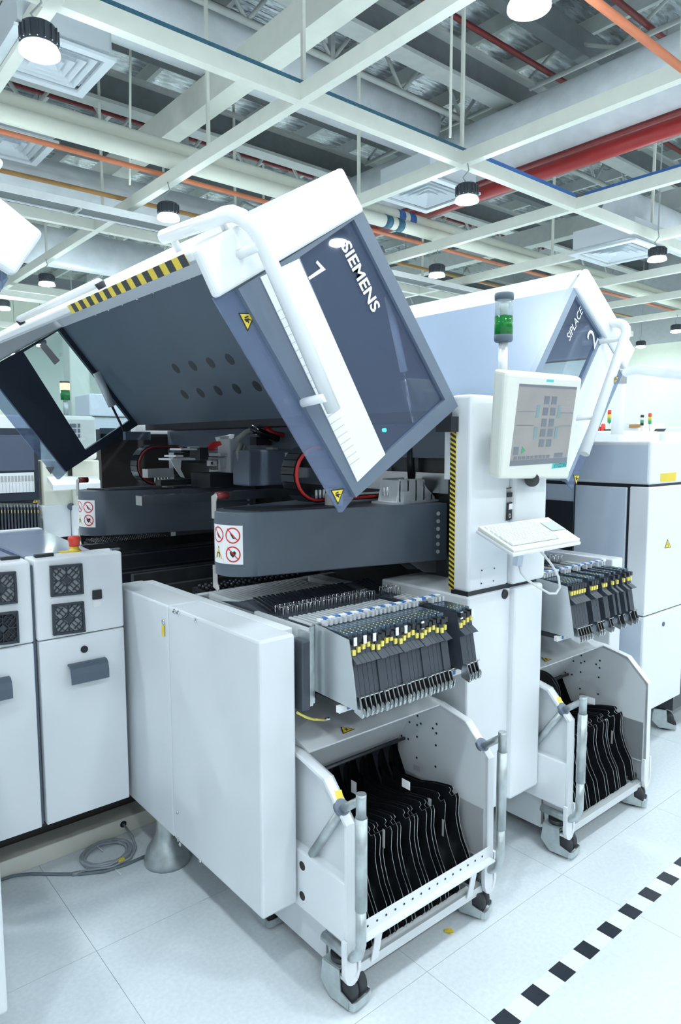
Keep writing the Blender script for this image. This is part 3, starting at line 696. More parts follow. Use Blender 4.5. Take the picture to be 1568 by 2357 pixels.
    for d in (0.33, 0.62):
        c0 = F0+FD*d-NF*0.05
        B().box(c0.x-0.017, c0.x+0.017, c0.y-0.015, c0.y+0.05, AZ1, AZ1+0.048).build('clamp_block', 'alu_light', ar)
        st = B()
        for k in range(5): st.cyl((c0.x-0.05+k*0.018, c0.y+0.06, AZ1+0.03), (c0.x-0.05+k*0.018, c0.y+0.06, AZ1+0.062), 0.005, n=8)
        st.build('stud_row', 'alu_light', ar)
    c0 = F0+FD*(length-0.21)-NF*0.04
    br = B()
    for dy in (0.0, 0.10): br.slab([c0+Vector((0, dy, AZ1)), c0+Vector((0.22, dy, AZ1)), c0+Vector((0.215, dy, AZ1+0.02)), c0+Vector((0.17, dy, AZ1+0.055)), c0+Vector((0.14, dy, AZ1+0.095)), c0+Vector((0.02, dy, AZ1+0.095))], (0, 0.006, 0))
    for k in range(5):
        br.box(c0.x+0.015+k*0.045, c0.x+0.021+k*0.045, c0.y, c0.y+0.1, AZ1, AZ1+(0.09 if k < 4 else 0.03))
    br.box(c0.x-0.03, c0.x+0.23, c0.y-0.01, c0.y+0.11, AZ1, AZ1+0.008)
    br.build('ribbed_bracket', 'alu_light', ar)
    # bracket under the root
    br = B()
    for dy in (0.0, 0.09): br.slab([c0+Vector((0.06, dy, AZ0)), c0+Vector((0.24, dy, AZ0)), c0+Vector((0.24, dy, AZ0-0.07)), c0+Vector((0.16, dy, AZ0-0.06))], (0, 0.006, 0))
    br.build('root_bracket', 'alu', ar)
    # energy chain loop lying on the arm
    ycc = cc.y-0.03; xl, zr = F0.x+0.30, 0.098
    path = [(F0.x+length+0.02, AZ1+0.022)]+[(xl-math.sin(a)*0.10, AZ1+0.022+zr-math.cos(a)*zr) for a in [math.pi*k/12 for k in range(13)]]+[(xl+0.12, AZ1+0.02+zr*2), (xl+0.32, AZ1-0.03+zr*2)]
    ch = B()
    for i in range(len(path)-1):
        (xa_, za), (xb_, zb) = path[i], path[i+1]
        d = Vector((xb_-xa_, 0, zb-za)).normalized(); nn = Vector((-d.z, 0, d.x))*0.010
        q = [Vector((xa_, 0, za))-nn, Vector((xb_, 0, zb))-nn, Vector((xb_, 0, zb))+nn, Vector((xa_, 0, za))+nn]
        ch.hexa([(v.x, ycc-0.035, v.z) for v in q]+[(v.x, ycc+0.045, v.z) for v in q])
    cho = ch.build('cable_chain', 'black_gloss', ar)
    for dy, r in ((-0.042, 0.006), (-0.036, 0.004)):
        B().tube([(x, ycc+dy, z) for x, z in path], r, 8).build('red_cable', 'red' if first else 'maroon', cho)
    return ar
ar1 = arm((1.298, 1.987), 0.79, True)
ar2 = arm((1.310, 3.374), 0.79, False)

# ---- inside the machine
q0, q1 = P(572, 1036, 'y', 2.8), P(740, 1112, 'y', 2.8)
gb = B().box(q0.x, 2.06, 2.8, 2.95, q1.z, q0.z).build('drive_housing', 'slate', pm, 0.01)
q0, q1 = P(657, 1042, 'y', 2.797), P(683, 1100, 'y', 2.797)
B().box(q0.x, q1.x, 2.796, 2.80, q1.z, q0.z).build('safety_label', 'label_white', gb)
B().box(1.22, 2.06, 2.74, 2.80, 1.36, 1.40).build('cross_rail', 'steel', pm)
B().box(1.62, 2.07, 4.21, 4.24, 0.95, 1.68).build('rear_wall', 'brown_dark', pm)
B().box(1.22, 2.07, 4.31, 4.33, 0.60, 1.05).build('rear_wall', 'dark_metal', pm)
hd_ = B().box(1.72, 1.98, 3.05, 3.25, 1.40, 1.47).build('placement_head', 'black', pm)
q = [P(*p, 'y', 3.04) for p in ((393, 1057), (418, 1057), (416, 1080), (426, 1100), (418, 1098), (402, 1075))]
B().slab(q, (0, 0.01, 0)).build('head_bracket', 'alu_light', hd_)
q = [P(*p, 'y', 3.04) for p in ((506, 1058), (522, 1056), (516, 1078), (508, 1084))]
B().slab(q, (0, 0.01, 0)).build('head_bracket', 'alu_light', hd_)
a, b = P(398, 1058, 'y', 3.045), P(522, 1052, 'y', 3.045); B().box(a.x, b.x, 3.045, 3.2, a.z-0.004, a.z+0.006).build('head_plate', 'alu_light', hd_)
a, b = P(476, 1060, 'y', 3.03), P(493, 1072, 'y', 3.03); B().ring([(a.x, a.z), (b.x, a.z), (b.x, b.z), (a.x, b.z)], [(a.x+.006, a.z-.006), (b.x-.006, a.z-.006), (b.x-.006, b.z+.006), (a.x+.006, b.z+.006)], 'y', 3.0, 3.03).build('square_tube', 'alu_light', hd_)
a, b = P(455, 1030, 'y', 3.02), P(475, 1058, 'y', 3.02); B().box(a.x, b.x, 3.0, 3.1, b.z, a.z).build('head_block', 'black', hd_)
for (x0, y0, x1, y1) in ((415, 1032, 452, 1036), (456, 1028, 474, 1034), (402, 1048, 420, 1052), (506, 1044, 526, 1050)):
    a, b = P(x0, y0, 'y', 3.03), P(x1, y1, 'y', 3.03); B().box(a.x, b.x, 3.02, 3.14, b.z, a.z).build('head_strip', 'alu_light', hd_)
a = [P(*p, 'y', 3.02) for p in ((478, 1032), (490, 1018), (508, 1015), (512, 1024), (496, 1030), (505, 1034), (486, 1038))]
B().slab(a, (0, 0.03, 0)).build('red_loom', 'red', hd_, 0.004)
a = [P(*p, 'y', 3.1) for p in ((506, 1006), (540, 1000), (538, 1008), (530, 1012), (524, 1028), (512, 1020))]
B().slab(a, (0, 0.05, 0)).build('white_guide', 'label_white', hd_)
a, b = P(528, 1010, 'y', 3.0), P(552, 1088, 'y', 3.0); B().box(a.x, b.x, 3.0, 3.12, b.z, a.z).build('head_column', 'pale_grey', hd_, 0.006)
for k, (pts_, r, m) in enumerate((([(556, 1020), (548, 1040), (552, 1065), (558, 1090)], 0.012, 'hose'), ([(563, 1025), (556, 1050), (564, 1090)], 0.010, 'hose'), ([(545, 1012), (565, 996), (582, 990)], 0.014, 'hose'),
        ([(950, 1010), (945, 1060), (948, 1105)], 0.016, 'black'), ([(962, 1020), (972, 1060), (980, 1110)], 0.012, 'hose'), ([(955, 1030), (962, 1075), (968, 1108)], 0.010, 'hose'),
        ([(575, 985), (610, 1000), (640, 1010)], 0.02, 'black_gloss'), ([(612, 985), (630, 998), (660, 1003)], 0.014, 'red'))):
    yy = 2.9 if pts_[0][0] < 800 else 2.0
    B().tube([P(a, b, 'y', yy) for a, b in pts_], r, 8).build('air_hose', m, pm)
for (x0, y0, x1, y1, yy, m) in ((590, 1005, 625, 1025, 3.0, 'dark_metal'), (630, 1000, 660, 1030, 3.0, 'steelwork_dark'), (575, 1028, 600, 1034, 2.95, 'alu'), (628, 1030, 648, 1036, 2.95, 'label_white'), (880, 1035, 940, 1075, 2.2, 'grey_plastic'), (890, 1075, 945, 1092, 2.15, 'alu_light'), (960, 1000, 1018, 1090, 2.02, 'brown_dark'), (340, 1080, 400, 1098, 3.1, 'alu'), (370, 1105, 520, 1112, 3.3, 'dark_metal')):
    a, b = P(x0, y0, 'y', yy), P(x1, y1, 'y', yy); B().box(a.x, b.x, yy, yy+0.06, b.z, a.z).build('control_box', m, pm)
for (px, py, m) in ((887, 990, 'led_green'), (905, 945, 'led_red')):
    a = P(px, py, 'y', 1.95); B().disc(a, (1, 0, 0), (0, 0, 1), 0.008, 10, -0.01).build('status_light', m, pm)

# conveyor rails and nozzle trays below the arms
for (y, z, h, d, m) in ((3.62, 1.05, 0.02, 0.02, 'steel'), (3.30, 1.075, 0.015, 0.02, 'steel'), (3.55, 1.05, 0.03, 0.03, 'steel'), (3.40, 1.03, 0.09, 0.03, 'dark_metal'), (3.25, 1.0, 0.07, 0.05, 'black'), (3.05, 1.02, 0.02, 0.03, 'steel'), (2.95, 0.98, 0.06, 0.04, 'black'), (2.80, 0.97, 0.09, 0.03, 'dark_metal'), (2.70, 0.99, 0.02, 0.03, 'steel'), (2.66, 0.96, 0.02, 0.02, 'steel'), (2.60, 0.94, 0.10, 0.03, 'dark_metal'), (2.48, 0.94, 0.07, 0.03, 'steelwork_dark')):
    B().box(1.20, 2.06, y, y+d, z, z+h).build('conveyor_rail', m, pm)
B().box(1.19, 2.10, 2.04, 4.3, 0.90, 0.925).build('table_plate', 'dark_metal', pm)
def nozzle_tray(x0, x1, y0, y1, z):
    tr = B().box(x0, x1, y0, y1, z, z+0.03).build('nozzle_tray', 'black', pm)
    g = B()
    nx, ny = int((x1-x0)/0.028), int((y1-y0)/0.028)
    for i in range(nx):
        for j in range(ny):
            g.lathe([(0.009, 0), (0.009, 0.012), (0.005, 0.018)], (x0+0.014+i*0.028, y0+0.014+j*0.028, z+0.03), 8)
    g.build('nozzle', 'plate_black', tr, kind='stuff')
    B().box(x0+0.10, x0+0.16, y0-0.002, y0, z+0.008, z+0.026).build('yellow_label', 'yellow', tr)
nozzle_tray(1.29, 1.52, 2.34, 2.45, 1.02); nozzle_tray(1.535, 1.76, 2.34, 2.45, 1.02)
B().box(1.24, 1.80, 2.30, 2.335, 1.02, 1.05).build('tray_rail', 'alu_light', pm)
nozzle_tray(1.40, 1.85, 3.75, 3.95, 1.03)

# ================================================================== FEEDER CARTS
CZ_ = lambda px, py, x: (lambda p: (p.y, p.z))(P(px, py, 'x', x))
def castor(x, y, parent, rot=0.0):
    c = B(); R = Matrix.Rotation(rot, 3, 'Z')
    def tr(pts): return [Vector((x, y, 0))+R @ Vector(p) for p in pts]
    fork = B()
    for s in (-1, 1):
        fork.slab(tr([(s*.042, -.006, .118), (s*.042, .06, .118), (s*.042, .068, .05), (s*.042, .03, .012), (s*.042, -.047, .012), (s*.042, -.05, .036), (s*.042, -.012, .05)]), R @ Vector((s*-.004, 0, 0)))
    fork.slab(tr([(-.042, -.006, .114), (.042, -.006, .114), (.042, .06, .114), (-.042, .06, .114)]), (0, 0, .005))
    # low strap round the front of the wheels
    arc = [(.042, -.045), (.038, -.058), (.025, -.062), (-.025, -.062), (-.038, -.058), (-.042, -.045)]
    for i in range(len(arc)-1):
        a, b = arc[i], arc[i+1]
        fork.slab(tr([(a[0], a[1], .012), (b[0], b[1], .012), (b[0], b[1], .036), (a[0], a[1], .036)]), R @ Vector((0, .003, 0)))
    f = fork.build('castor', 'galv', parent)
    for s in (-1, 1):
        wb = B(); ctr = Vector((x, y, 0))+R @ Vector((s*.0185, -.004, .0485)); axd = R @ Vector((1, 0, 0))
        prof = [(-.016, .030), (-.016, .044), (-.010, .048), (.010, .048), (.016, .044), (.016, .030)]
        n = 22; ux = axd; uy = R @ Vector((0, 1, 0)); vs_ = []
        for (h, r) in prof:
            for k in range(n):
                a = 2*math.pi*k/n; vs_.append(ctr+ux*h+uy*(r*math.cos(a))+Vector((0, 0, r*math.sin(a))))
        fs = [(i*n+k, i*n+(k+1) % n, (i+1)*n+(k+1) % n, (i+1)*n+k) for i in range(len(prof)-1) for k in range(n)]
        wb.add(vs_, fs, 0, True); o = len(vs_)-n
        wb.f += [tuple(range(n)), tuple(o+k for k in range(n))]; wb.m += [0, 0]; wb.sm += [False, False]
        wb.build('wheel', 'rubber', f)
    B().cyl(Vector((x, y, .118))+R @ Vector((0, .02, 0)), Vector((x, y, .135))+R @ Vector((0, .02, 0)), .035, n=16).build('swivel', 'dark_metal', f)
    return f

LX0, LX1, RX0, RX1 = 1.185, 1.220, 1.810, 1.845
def cart(label):
    t = thing('feeder_cart', label, 'cart', (1.515, 1.60, 0), 'feeder carts docked in the machine')
    prof = [(1.95, 0.70), (1.608, 0.688), (1.483, 0.660), (1.384, 0.560), (1.380, 0.20), (1.95, 0.20)]
    rim = [(1.95, 0.70), (1.608, 0.688), (1.483, 0.660), (1.384, 0.560), (1.380, 0.09)]
    for (xa_, xb_, sheet) in ((LX0, LX1, LX1-0.006), (RX0, RX1, RX0)):
        pn = B().prism(prof, 'x', sheet, sheet+0.006).build('side_panel', 'panel', t)
        g = B()
        for i in range(len(rim)-1):
            a, b = Vector((0, *rim[i])), Vector((0, *rim[i+1])); d = (b-a).normalized(); nn = Vector((0, d.z, -d.y)); nn = nn if nn.z < 0 or (abs(nn.z) < .1 and nn.y > 0) else -nn
            g.slab([(xa_, a.y, a.z), (xb_, a.y, a.z), (xb_, b.y, b.z), (xa_, b.y, b.z)], nn*0.010)
        g.build('rim', 'white', pn)
        B().box(xa_, xb_, 1.392, 1.95, 0.20, 0.387).build('lower_box', 'white', pn, 0.006)
        # foot bracket with a slot
        B().prism([(1.392, .205), (1.392, .095), (1.497, .095), (1.51, .205)], 'x', xb_-0.008, xb_-0.004).build('foot_plate', 'panel', pn)
        B().box(xa_, xb_-0.004, 1.385, 1.497, 0.088, 0.096).build('foot_plate', 'panel', pn)
        for yy in (1.42, 1.47): B().cyl((xa_+0.014, yy, 0.096), (xa_+0.014, yy, 0.108), 0.006, n=8).build('bolt', 'steel', pn)
    # open slot loop at the bottom of each front edge
    for xc in ((LX0+LX1)/2, (RX0+RX1)/2):
        lp = B(); w_ = 0.026
        ptsl = [(xc-w_, 1.378, .22), (xc-w_, 1.376, .12), (xc-w_*.6, 1.376, .092), (xc, 1.376, .084), (xc+w_*.6, 1.376, .092), (xc+w_, 1.376, .12), (xc+w_, 1.378, .22)]
        for i in range(len(ptsl)-1):
            a, b = Vector(ptsl[i]), Vector(ptsl[i+1]); d = (b-a).normalized(); nn = Vector((-d.z, 0, d.x))*0.005
            lp.hexa([a-nn, b-nn, b+nn, a+nn]+[v+Vector((0, .014, 0)) for v in (a-nn, b-nn, b+nn, a+nn)])
        lp.build('slot_loop', 'white', t)
    # black holes of the left box, small holes of the right panel
    for px, py in ((696, 1993), (696, 2062)):
        y, z = CZ_(px, py, LX0); B().disc((LX0-0.0008, y, z), (0, 1, 0), (0, 0, 1), 0.014, 16, 0.001).build('hole', 'black', t)
    for a, b in ((780,160),(822,180),(875,138),(873,200),(897,190),(1003,193),(977,222),(1001,255),(703,242),(745,262),(769,272),(813,293),(872,278),(998,335),(870,418),(995,478)):
        y, z = CZ_(660+a*.3444, 1600+b*.3444, RX0); B().disc((RX0-0.0008, y, z), (0, 1, 0), (0, 0, 1), 0.0045, 8, 0.001).build('hole', 'black', t)
    # tube handles
    for x, lx in ((1.200, LX0), (1.828, RX0)):
        yh = 1.34
        hd_ = B().tube([(x, yh, .668), (x, yh, .655), (x, yh, .60)], 0.0145, 14).build('handle', 'galv', t)
        B().tube([(x, yh, .60), (x, yh, .33)], 0.0175, 14).build('handle_sleeve', 'galv', hd_)
        B().tube([(x, yh, .33), (x, yh, .225), (x, yh+.010, .19), (x, yh+.035, .168), (x, yh+.07, .160), (x, yh+.165, .160)], 0.015, 14).build('handle_bend', 'galv', hd_)
        B().tube([(x, yh, .650), (x, yh+.03, .628), (x, yh+.075, .594)], 0.012, 12).build('handle_arm', 'galv', hd_)
        B().tube([(x, 1.427, .590), (x, 1.419, .598)], [0.024, 0.024], 16).build('bushing', 'slate', hd_)
        B().tube([(x+(0 if lx == LX0 else .0), 1.43, .575), (x, 1.56, .39)], 0.014, 12).build('strut', 'galv', t)
    # front bar with holes, lower comb rail
    fb = B().box(1.225, 1.81, 1.368, 1.371, .224, .262).build('front_bar', 'white', t)
    B().box(1.225, 1.81, 1.345, 1.3685, .218, .2235).build('bar_flange', 'white', fb)
    for k in range(15): B().disc((1.25+k*.037, 1.3675, .243), (1, 0, 0), (0, 0, 1), 0.0035, 8, 0.0012).build('hole', 'black', fb)
    for x in (1.30, 1.735):
        B().slab([(x-.014, 1.366, .224), (x+.014, 1.366, .224), (x+.014, 1.39, .10), (x-.014, 1.39, .10)], (0, .004, 0)).build('bar_bracket', 'white', t)
    cr = B().box(1.225, 1.808, 1.395, 1.425, .082, .112).build('comb_rail', 'alu_light', t)
    B().box(1.225, 1.808, 1.425, 1.92, .06, .07).build('reel_floor', 'black', t)
    # reel compartment: back wall, sloping shelf
    B().slab([(LX1, 1.60, .690), (RX0, 1.60, .690), (RX0, 1.90, .775), (LX1, 1.90, .775)], (0, .002, -.006)).build('shelf', 'panel', t)
    tri_sticker('warning_sticker', [PP(*p, Vector((0, 1.60, .690)), Vector((0, -.085, .30)).normalized())+Vector((0, 0, .001)) for p in ((784, 1674), (790, 1690), (817, 1679))], (0, -.27, .96), t)
    B().slab([(LX1, 1.80, .50), (RX0, 1.80, .50), (RX0, 1.70, .70), (LX1, 1.70, .70)], (0, .004, .002)).build('back_wall', 'alu_light', t)
    B().box(LX1, RX0, 1.81, 1.83, .06, .51).build('back_wall', 'black', t)
    B().box(1.55, 1.62, 1.64, 1.92, .755, .80).build('cable_channel', 'panel', t)
    B().tube([(LX1, 1.775, .505), (RX0, 1.775, .505)], .006, 8).build('reel_rod', 'dark_metal', t)
    # divider plates
    X9 = 1.79
    pr = [CZ_(*p, X9) for p in ((901, 1738), (915, 1752), (940, 1778), (975, 1792), (1010, 1796), (1038, 1803), (1046, 1806), (1050, 1812), (1046, 1818), (1052, 1826), (1060, 1822), (1063, 1832), (1061, 1868), (1064, 1890), (1072, 1925), (1087, 1966))]
    pr += [(1.41, .13), (1.43, .10), (1.60, .08), (1.79, .08), (1.79, .50)]
    xs = [1.238, 1.262, 1.275, 1.307, 1.330, 1.342, 1.382, 1.402, 1.416, 1.452, 1.478, 1.492, 1.535, 1.556, 1.570, 1.612, 1.636, 1.650, 1.705, 1.762, 1.776]
    dm = None
    for i, x in enumerate(xs):
        if dm is None:
            o = B().prism(pr, 'x', 0, 0.0018).build('divider_plate', 'plate_black', t); dm = o.data
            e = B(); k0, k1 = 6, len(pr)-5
            e.tube([(0.0009, *p) for p in pr[k0:k1+1]], 0.0013, 5); em = e.build('plate_edge', 'steel', o).data  # bright steel bead laid along the edge as its highlight
        else:
            o = bpy.data.objects.new('divider_plate', dm); COL.objects.link(o); o.parent = t
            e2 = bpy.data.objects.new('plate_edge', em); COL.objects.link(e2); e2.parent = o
        o.location = (x, 0, 0)
    # castors
    for x, y, r in ((1.222, 1.425, 0.12), (1.80, 1.43, 0.35), (1.24, 1.86, 0.0), (1.79, 1.86, 0.0)): castor(x, y, t, r)
    # plinth under the machine side of the cart
    B().box(LX1, RX0, 1.52, 1.80, .06, .20).build('under_frame', 'panel', t)
    return t
c1 = cart('nearer white feeder cart with rows of black reel divider plates')
# stickers on the near cart
q = [PP(*p, Vector((0, 1.483, .660)), Vector((0, -.71, .70)).normalized()) for p in ((770, 1821), (786, 1818), (792, 1842), (777, 1846))]
B().slab(q, Vector((0, -.7, .7))*0.001).build('paper_label', 'yellow', c1)
for (px, py, x, w_, h_, m) in ((815, 1812, 1.37, .012, .02, 'dust_grey'), (935, 1805, 1.535, .018, .014, 'label_white'), (960, 1768, 1.776, .016, .01, 'dust_grey'), (990, 1860, 1.705, .006, .035, 'label_white'), (884, 1930, 1.402, .005, .03, 'dust_grey'), (1020, 1905, 1.705, .004, .03, 'dust_grey')):
    y, z = CZ_(px, py, x); B().box(x-.0012, x-.0002, y-w_, y+w_, z-h_, z+h_).build('paper_label', m, c1)
CDX = 1.123
c2 = copy_tree(c1, None, (1.515+CDX, 1.60, 0)); c2['label'] = 'farther white feeder cart beyond the control tower'
hs_ = [o for o in c2.children if o.name.startswith('handle')]; hs_.sort(key=lambda o: max(v.co.x for v in o.data.vertices))
for o in [o for o in c2.children if o.name.startswith(('front_bar', 'bar_bracket'))]+hs_[1:]+[o for i, o in enumerate([o for o in c2.children if o.name.startswith('divider_plate')]) if i % 3 == 2 and i < 15]:
    for ch in list(o.children): bpy.data.objects.remove(ch)
    bpy.data.objects.remove(o)

# tape reels left on the far cart
for k, (x, r, lab) in enumerate(((2.39, .085, 'black tape reel nearest the tower on the far cart'), (2.47, .085, 'middle black tape reel on the far cart'), (2.55, .09, 'large dark tape reel on the far cart'))):
    t = thing('tape_reel', lab, 'reel', (x, 1.66, .55), 'tape reels on the far cart')
    for dx in (-.008, .008): B().lathe([(r, -.001), (r, .001)], (x+dx, 1.67, .525+r*0.2), 28, 'x').build('flange', 'dark_metal', t)
    B().lathe([(r*.6, -.008), (r*.6, .008)], (x, 1.67, .525+r*0.2), 20, 'x').build('tape_pack', 'grey_plastic', t)
    B().lathe([(.02, -.010), (.02, .010)], (x, 1.67, .525+r*0.2), 14, 'x').build('hub', 'alu_light', t)

# ================================================================== FEEDERS
FW_ = 0.0185
def feeder_proto(label, group):
    x = 0.0
    t = thing('tape_feeder', label, 'feeder', (0, 1.60, 0.98), group)
    body = [(1.462, 1.062), (1.60, 1.062), (1.90, 1.055), (2.00, 1.075), (2.06, 1.065), (2.28, 1.03), (2.28, .99), (1.75, .97), (1.68, .90), (1.44, .875), (1.432, .90), (1.448, .985), (1.425, .995), (1.452, 1.012)]
    B().prism(body, 'x', 0, FW_*.94).build('body', 'feeder', t)
    B().slab([(0.001, 1.466, 1.0625), (FW_*.9, 1.466, 1.0625), (FW_*.9, 1.575, 1.0625), (0.001, 1.575, 1.0625)], (0, 0, .010)).build('top_plate', 'feeder_top', t)
    for k in range(3): B().disc((FW_*(.3+.15*k), 1.478+k*.017, 1.0725), (1, 0, 0), (0, 1, 0), .0022, 6, .0008).build('key_dot', 'tag_yellow' if k else 'label_white', t)
    B().box(0.003, FW_*.66, 1.572, 1.592, 1.075, 1.091).build('connector_block', 'alu_light', t)
    B().box(0.003, FW_*.75, 1.448, 1.458, 1.024, 1.040).build('tag', 'tag_yellow', t)
    B().box(0.0015, FW_*.85, 1.446, 1.463, 1.046, 1.062).build('nose', 'black', t)
    la = B()
    la.slab([(.0005, 1.440, .900), (.0005, 1.418, .900), (.0005, 1.402, .856), (.0005, 1.406, .842), (.0005, 1.440, .852)], (.0045, 0, 0))
    la.slab([(.005, 1.403, .872), (FW_*.9, 1.408, .862), (FW_*.9, 1.410, .843), (.005, 1.406, .842)], (0, .003, .002))
    la.box(.005, FW_*.92, 1.416, 1.440, .897, .900)
    la.build('latch', 'steel', t)
    B().box(.006, FW_*.9, 1.425, 1.442, .850, .897).build('latch_slot', 'black', t)
    g = B()
    for yy in (1.79, 1.835): g.tube([(FW_*.2, yy, 1.055), (FW_*.2, yy, 1.092), (FW_*.75, yy, 1.092), (FW_*.75, yy, 1.055)], .0016, 5)
    g.tube([(FW_*.2, 1.79, 1.092), (FW_*.2, 1.835, 1.088)], .0011, 5)
    g.build('wire_guide', 'chrome', t)
    B().box(.003, FW_*.75, 2.06, 2.27, 1.036, 1.066).build('pickup_strip', 'alu_light', t)
    B().slab([(.003, 1.86, 1.07), (FW_*.8, 1.86, 1.07), (FW_*.8, 1.97, 1.092), (.003, 1.97, 1.092), ], (0, 0, .003)).build('cover_tape', 'black_gloss', t)
    B().box(.0025, FW_*.6, 1.64, 1.76, 1.062, 1.068).build('rail', 'alu_light', t)
    return t
near = list(range(0, 22))+[25, 26, 27, 28]
fp = feeder_proto('slim black tape feeder with chrome latch in the nearer bank', 'tape feeders of the nearer bank')
fp.location = (1.262, 1.60, .98)
SP = 0.0186
labels_first = {0: 'slim black tape feeder at the left end of the nearer bank', 28: 'slim black tape feeder at the right end of the nearer bank beside the tower', 25: 'slim black tape feeder just right of the gap in the nearer bank', 21: 'slim black tape feeder just left of the gap in the nearer bank'}
fp0 = copy_tree(fp, None, (0, 0, -50))
for k in near:
    f = fp if k == 0 else copy_tree(fp0, None, (1.262+k*SP, 1.60-(0.004 if k % 5 == 0 else 0), .98))
    f['label'] = labels_first.get(k, 'slim black tape feeder, %s from the left end of the nearer bank' % ORD[near.index(k)])
    if k in (0, 2, 4, 9, 11, 15, 25, 28): B().box(f.location.x+.003, f.location.x+.014, 1.4425, 1.4455, 1.044, 1.068).build('paper_label', 'label_white', f)
    f['group'] = 'tape feeders of the nearer bank'
    for ch in f.children:
        if ch.name.startswith('tag'): ch.location.z += (-.010, -.004, .002, .006, -.007)[k % 5]; ch.scale.y = 1.0
        if ch.name.startswith('nose'): ch.location.z += (.0, .004, -.003)[k % 3]
far_slots = [0, 1, 2, 3, 4, 5, 8, 9, 10, 13, 14, 17, 19, 22, 24, 25]
for k in far_slots:
    f = copy_tree(fp0, None, (1.262+CDX+k*SP+0.01, 1.60, .98))
    f['label'] = {0: 'slim black tape feeder at the left end of the farther bank', 25: 'slim black tape feeder at the right end of the farther bank'}.get(k, 'slim black tape feeder, %s from the left end of the farther bank' % ORD[far_slots.index(k)])
    f['group'] = 'tape feeders of the farther bank'
    # widely spaced feeders
def drop(o):
    for ch in list(o.children): drop(ch)
    bpy.data.objects.remove(o)
drop(fp0)

def feeder_table(dx, label):
    t = thing('feeder_table', label, 'table', (1.52+dx, 1.7, .84))
    B().prism([(1.455, 1.062), (1.610, 1.078), (1.610, 1.05), (1.612, .868), (1.418, .862), (1.438, .98)], 'x', 1.2545+dx, 1.2570+dx).build('end_plate', 'alu', t)
    B().box(1.257+dx, 1.81+dx, 1.50, 1.98, .845, .862).build('base_plate', 'dark_metal', t)
    B().box(1.245+dx, 1.81+dx, 1.485, 1.50, .838, .858).build('front_rail', 'label_white', t)
    for k in range(14): B().box(1.275+dx+k*.036, 1.287+dx+k*.036, 1.4835, 1.485, .843, .856).build('blue_mark', 'blue', t)
    ir = B().box(1.262+dx, 1.80+dx, 1.596, 1.612, 1.084, 1.092).build('index_rail', 'label_white', t)
    for k in range(11): B().box(1.275+dx+k*.048, 1.295+dx+k*.048, 1.5955, 1.6125, 1.0845, 1.0925).build('blue_mark', 'blue', ir)
    B().box(1.226+dx, 1.238+dx, 1.60, 1.66, .83, 1.055).build('side_bracket', 'galv', t)
    B().box(1.2385+dx, 1.254+dx, 1.612, 1.618, .83, 1.07).build('end_flange', 'galv', t)
    B().box(1.2385+dx, 1.2535+dx, 1.62, 1.92, .83, 1.06).build('side_plate', 'alu_light', t)
    B().box(1.196+dx, 1.2255+dx, 1.598, 1.655, .82, 1.035).build('motor_box', 'feeder', t, 0.004)
    B().box(1.2385+dx, 1.2535+dx, 1.93, 2.30, 1.01, 1.05).build('guide_bar', 'alu', t)
    return t
feeder_table(0, 'silver feeder table carrying the nearer bank of feeders')
feeder_table(CDX, 'silver feeder table carrying the farther bank of feeders')
# yellow earth lead hanging under the near table
pts = [P(*p, 'y', 1.62) for p in ((684, 1640), (705, 1651), (722, 1656), (748, 1657))]
t = thing('earth_lead', 'yellow and white earth lead lying on the cart shelf', 'cable', pts[1])
B().tube(pts, .004, 8).build('cable_run', 'tag_yellow', t); B().cyl(pts[3], (pts[3].x+.012, pts[3].y-.01, pts[3].z+.006), .005, n=8).build('lug', 'chrome', t)
q0 = P(968, 1572, 'y', 1.98); q1 = P(1008, 1625, 'y', 1.98)
nb = tag(B().box(q0.x, q1.x, 1.972, 1.985, q1.z, q0.z).build('type_plate', 'black'), 'black type plate behind the nearer feeders', 'plate')

# ================================================================== MONITOR, KEYBOARD, SIGNAL LAMP
def frame_pts(px, ys): return [P(a, b, 'y', y) for (a, b), y in zip(px, ys)]
TL, TR, BR, BL = frame_pts(((1166, 854), (1343, 869), (1311, 1104), (1150, 1104)), (1.35, 1.35, 1.44, 1.44))
mo = thing('operator_monitor', 'cream flat operator monitor mounted on the control tower', 'monitor', (BL+BR)/2)
n_ = (TR-TL).cross(BL-TL).normalized(); n_ = n_ if n_.y < 0 else -n_
BR = PP(1311, 1104, TL, n_)
bk = -n_*0.055
def slant(t, u): return TL*(1-t)*(1-u)+TR*t*(1-u)+BR*t*u+BL*(1-t)*u
b = B(); b.hexa([BL, BR, TR, TL]+[p+bk for p in (BL, BR, TR, TL)]); b.build('bezel', 'monitor', mo, 0.014, 3)
ins = [slant(.10, .12), slant(.90, .12), slant(.90, .88), slant(.10, .88)]
b = B(); b.hexa([p+bk for p in ins]+[p+bk*2.0 for p in (slant(.2, .2), slant(.8, .2), slant(.8, .8), slant(.2, .8))]); b.build('rear_shell', 'monitor', mo, 0.01)
c = [PP(*p, TL, n_) for p in ((1196, 883), (1328, 891), (1304, 1064), (1173, 1073))]
def scr(t, u, d=0.001): return c[0]*(1-t)*(1-u)+c[1]*t*(1-u)+c[2]*t*u+c[3]*(1-t)*u+n_*d
scn = B().slab([scr(0, 0, .0), scr(1, 0, .0), scr(1, 1, .0), scr(0, 1, .0)], n_*.001).build('screen', 'screen', mo)
g = B()
def cell(x0, y0, x1, y1, mi, d=.0012): g.slab([scr(x0, y0, d), scr(x1, y0, d), scr(x1, y1, d), scr(x0, y1, d)], n_*.0004, mi)
cell(0, 0, 1, .03, 0); cell(0, .93, 1, 1, 0)
for k, yy in enumerate((.13, .27, .41, .54, .67)):
    for xx in (.44, .57): cell(xx, yy, xx+.09, yy+.10, 0)
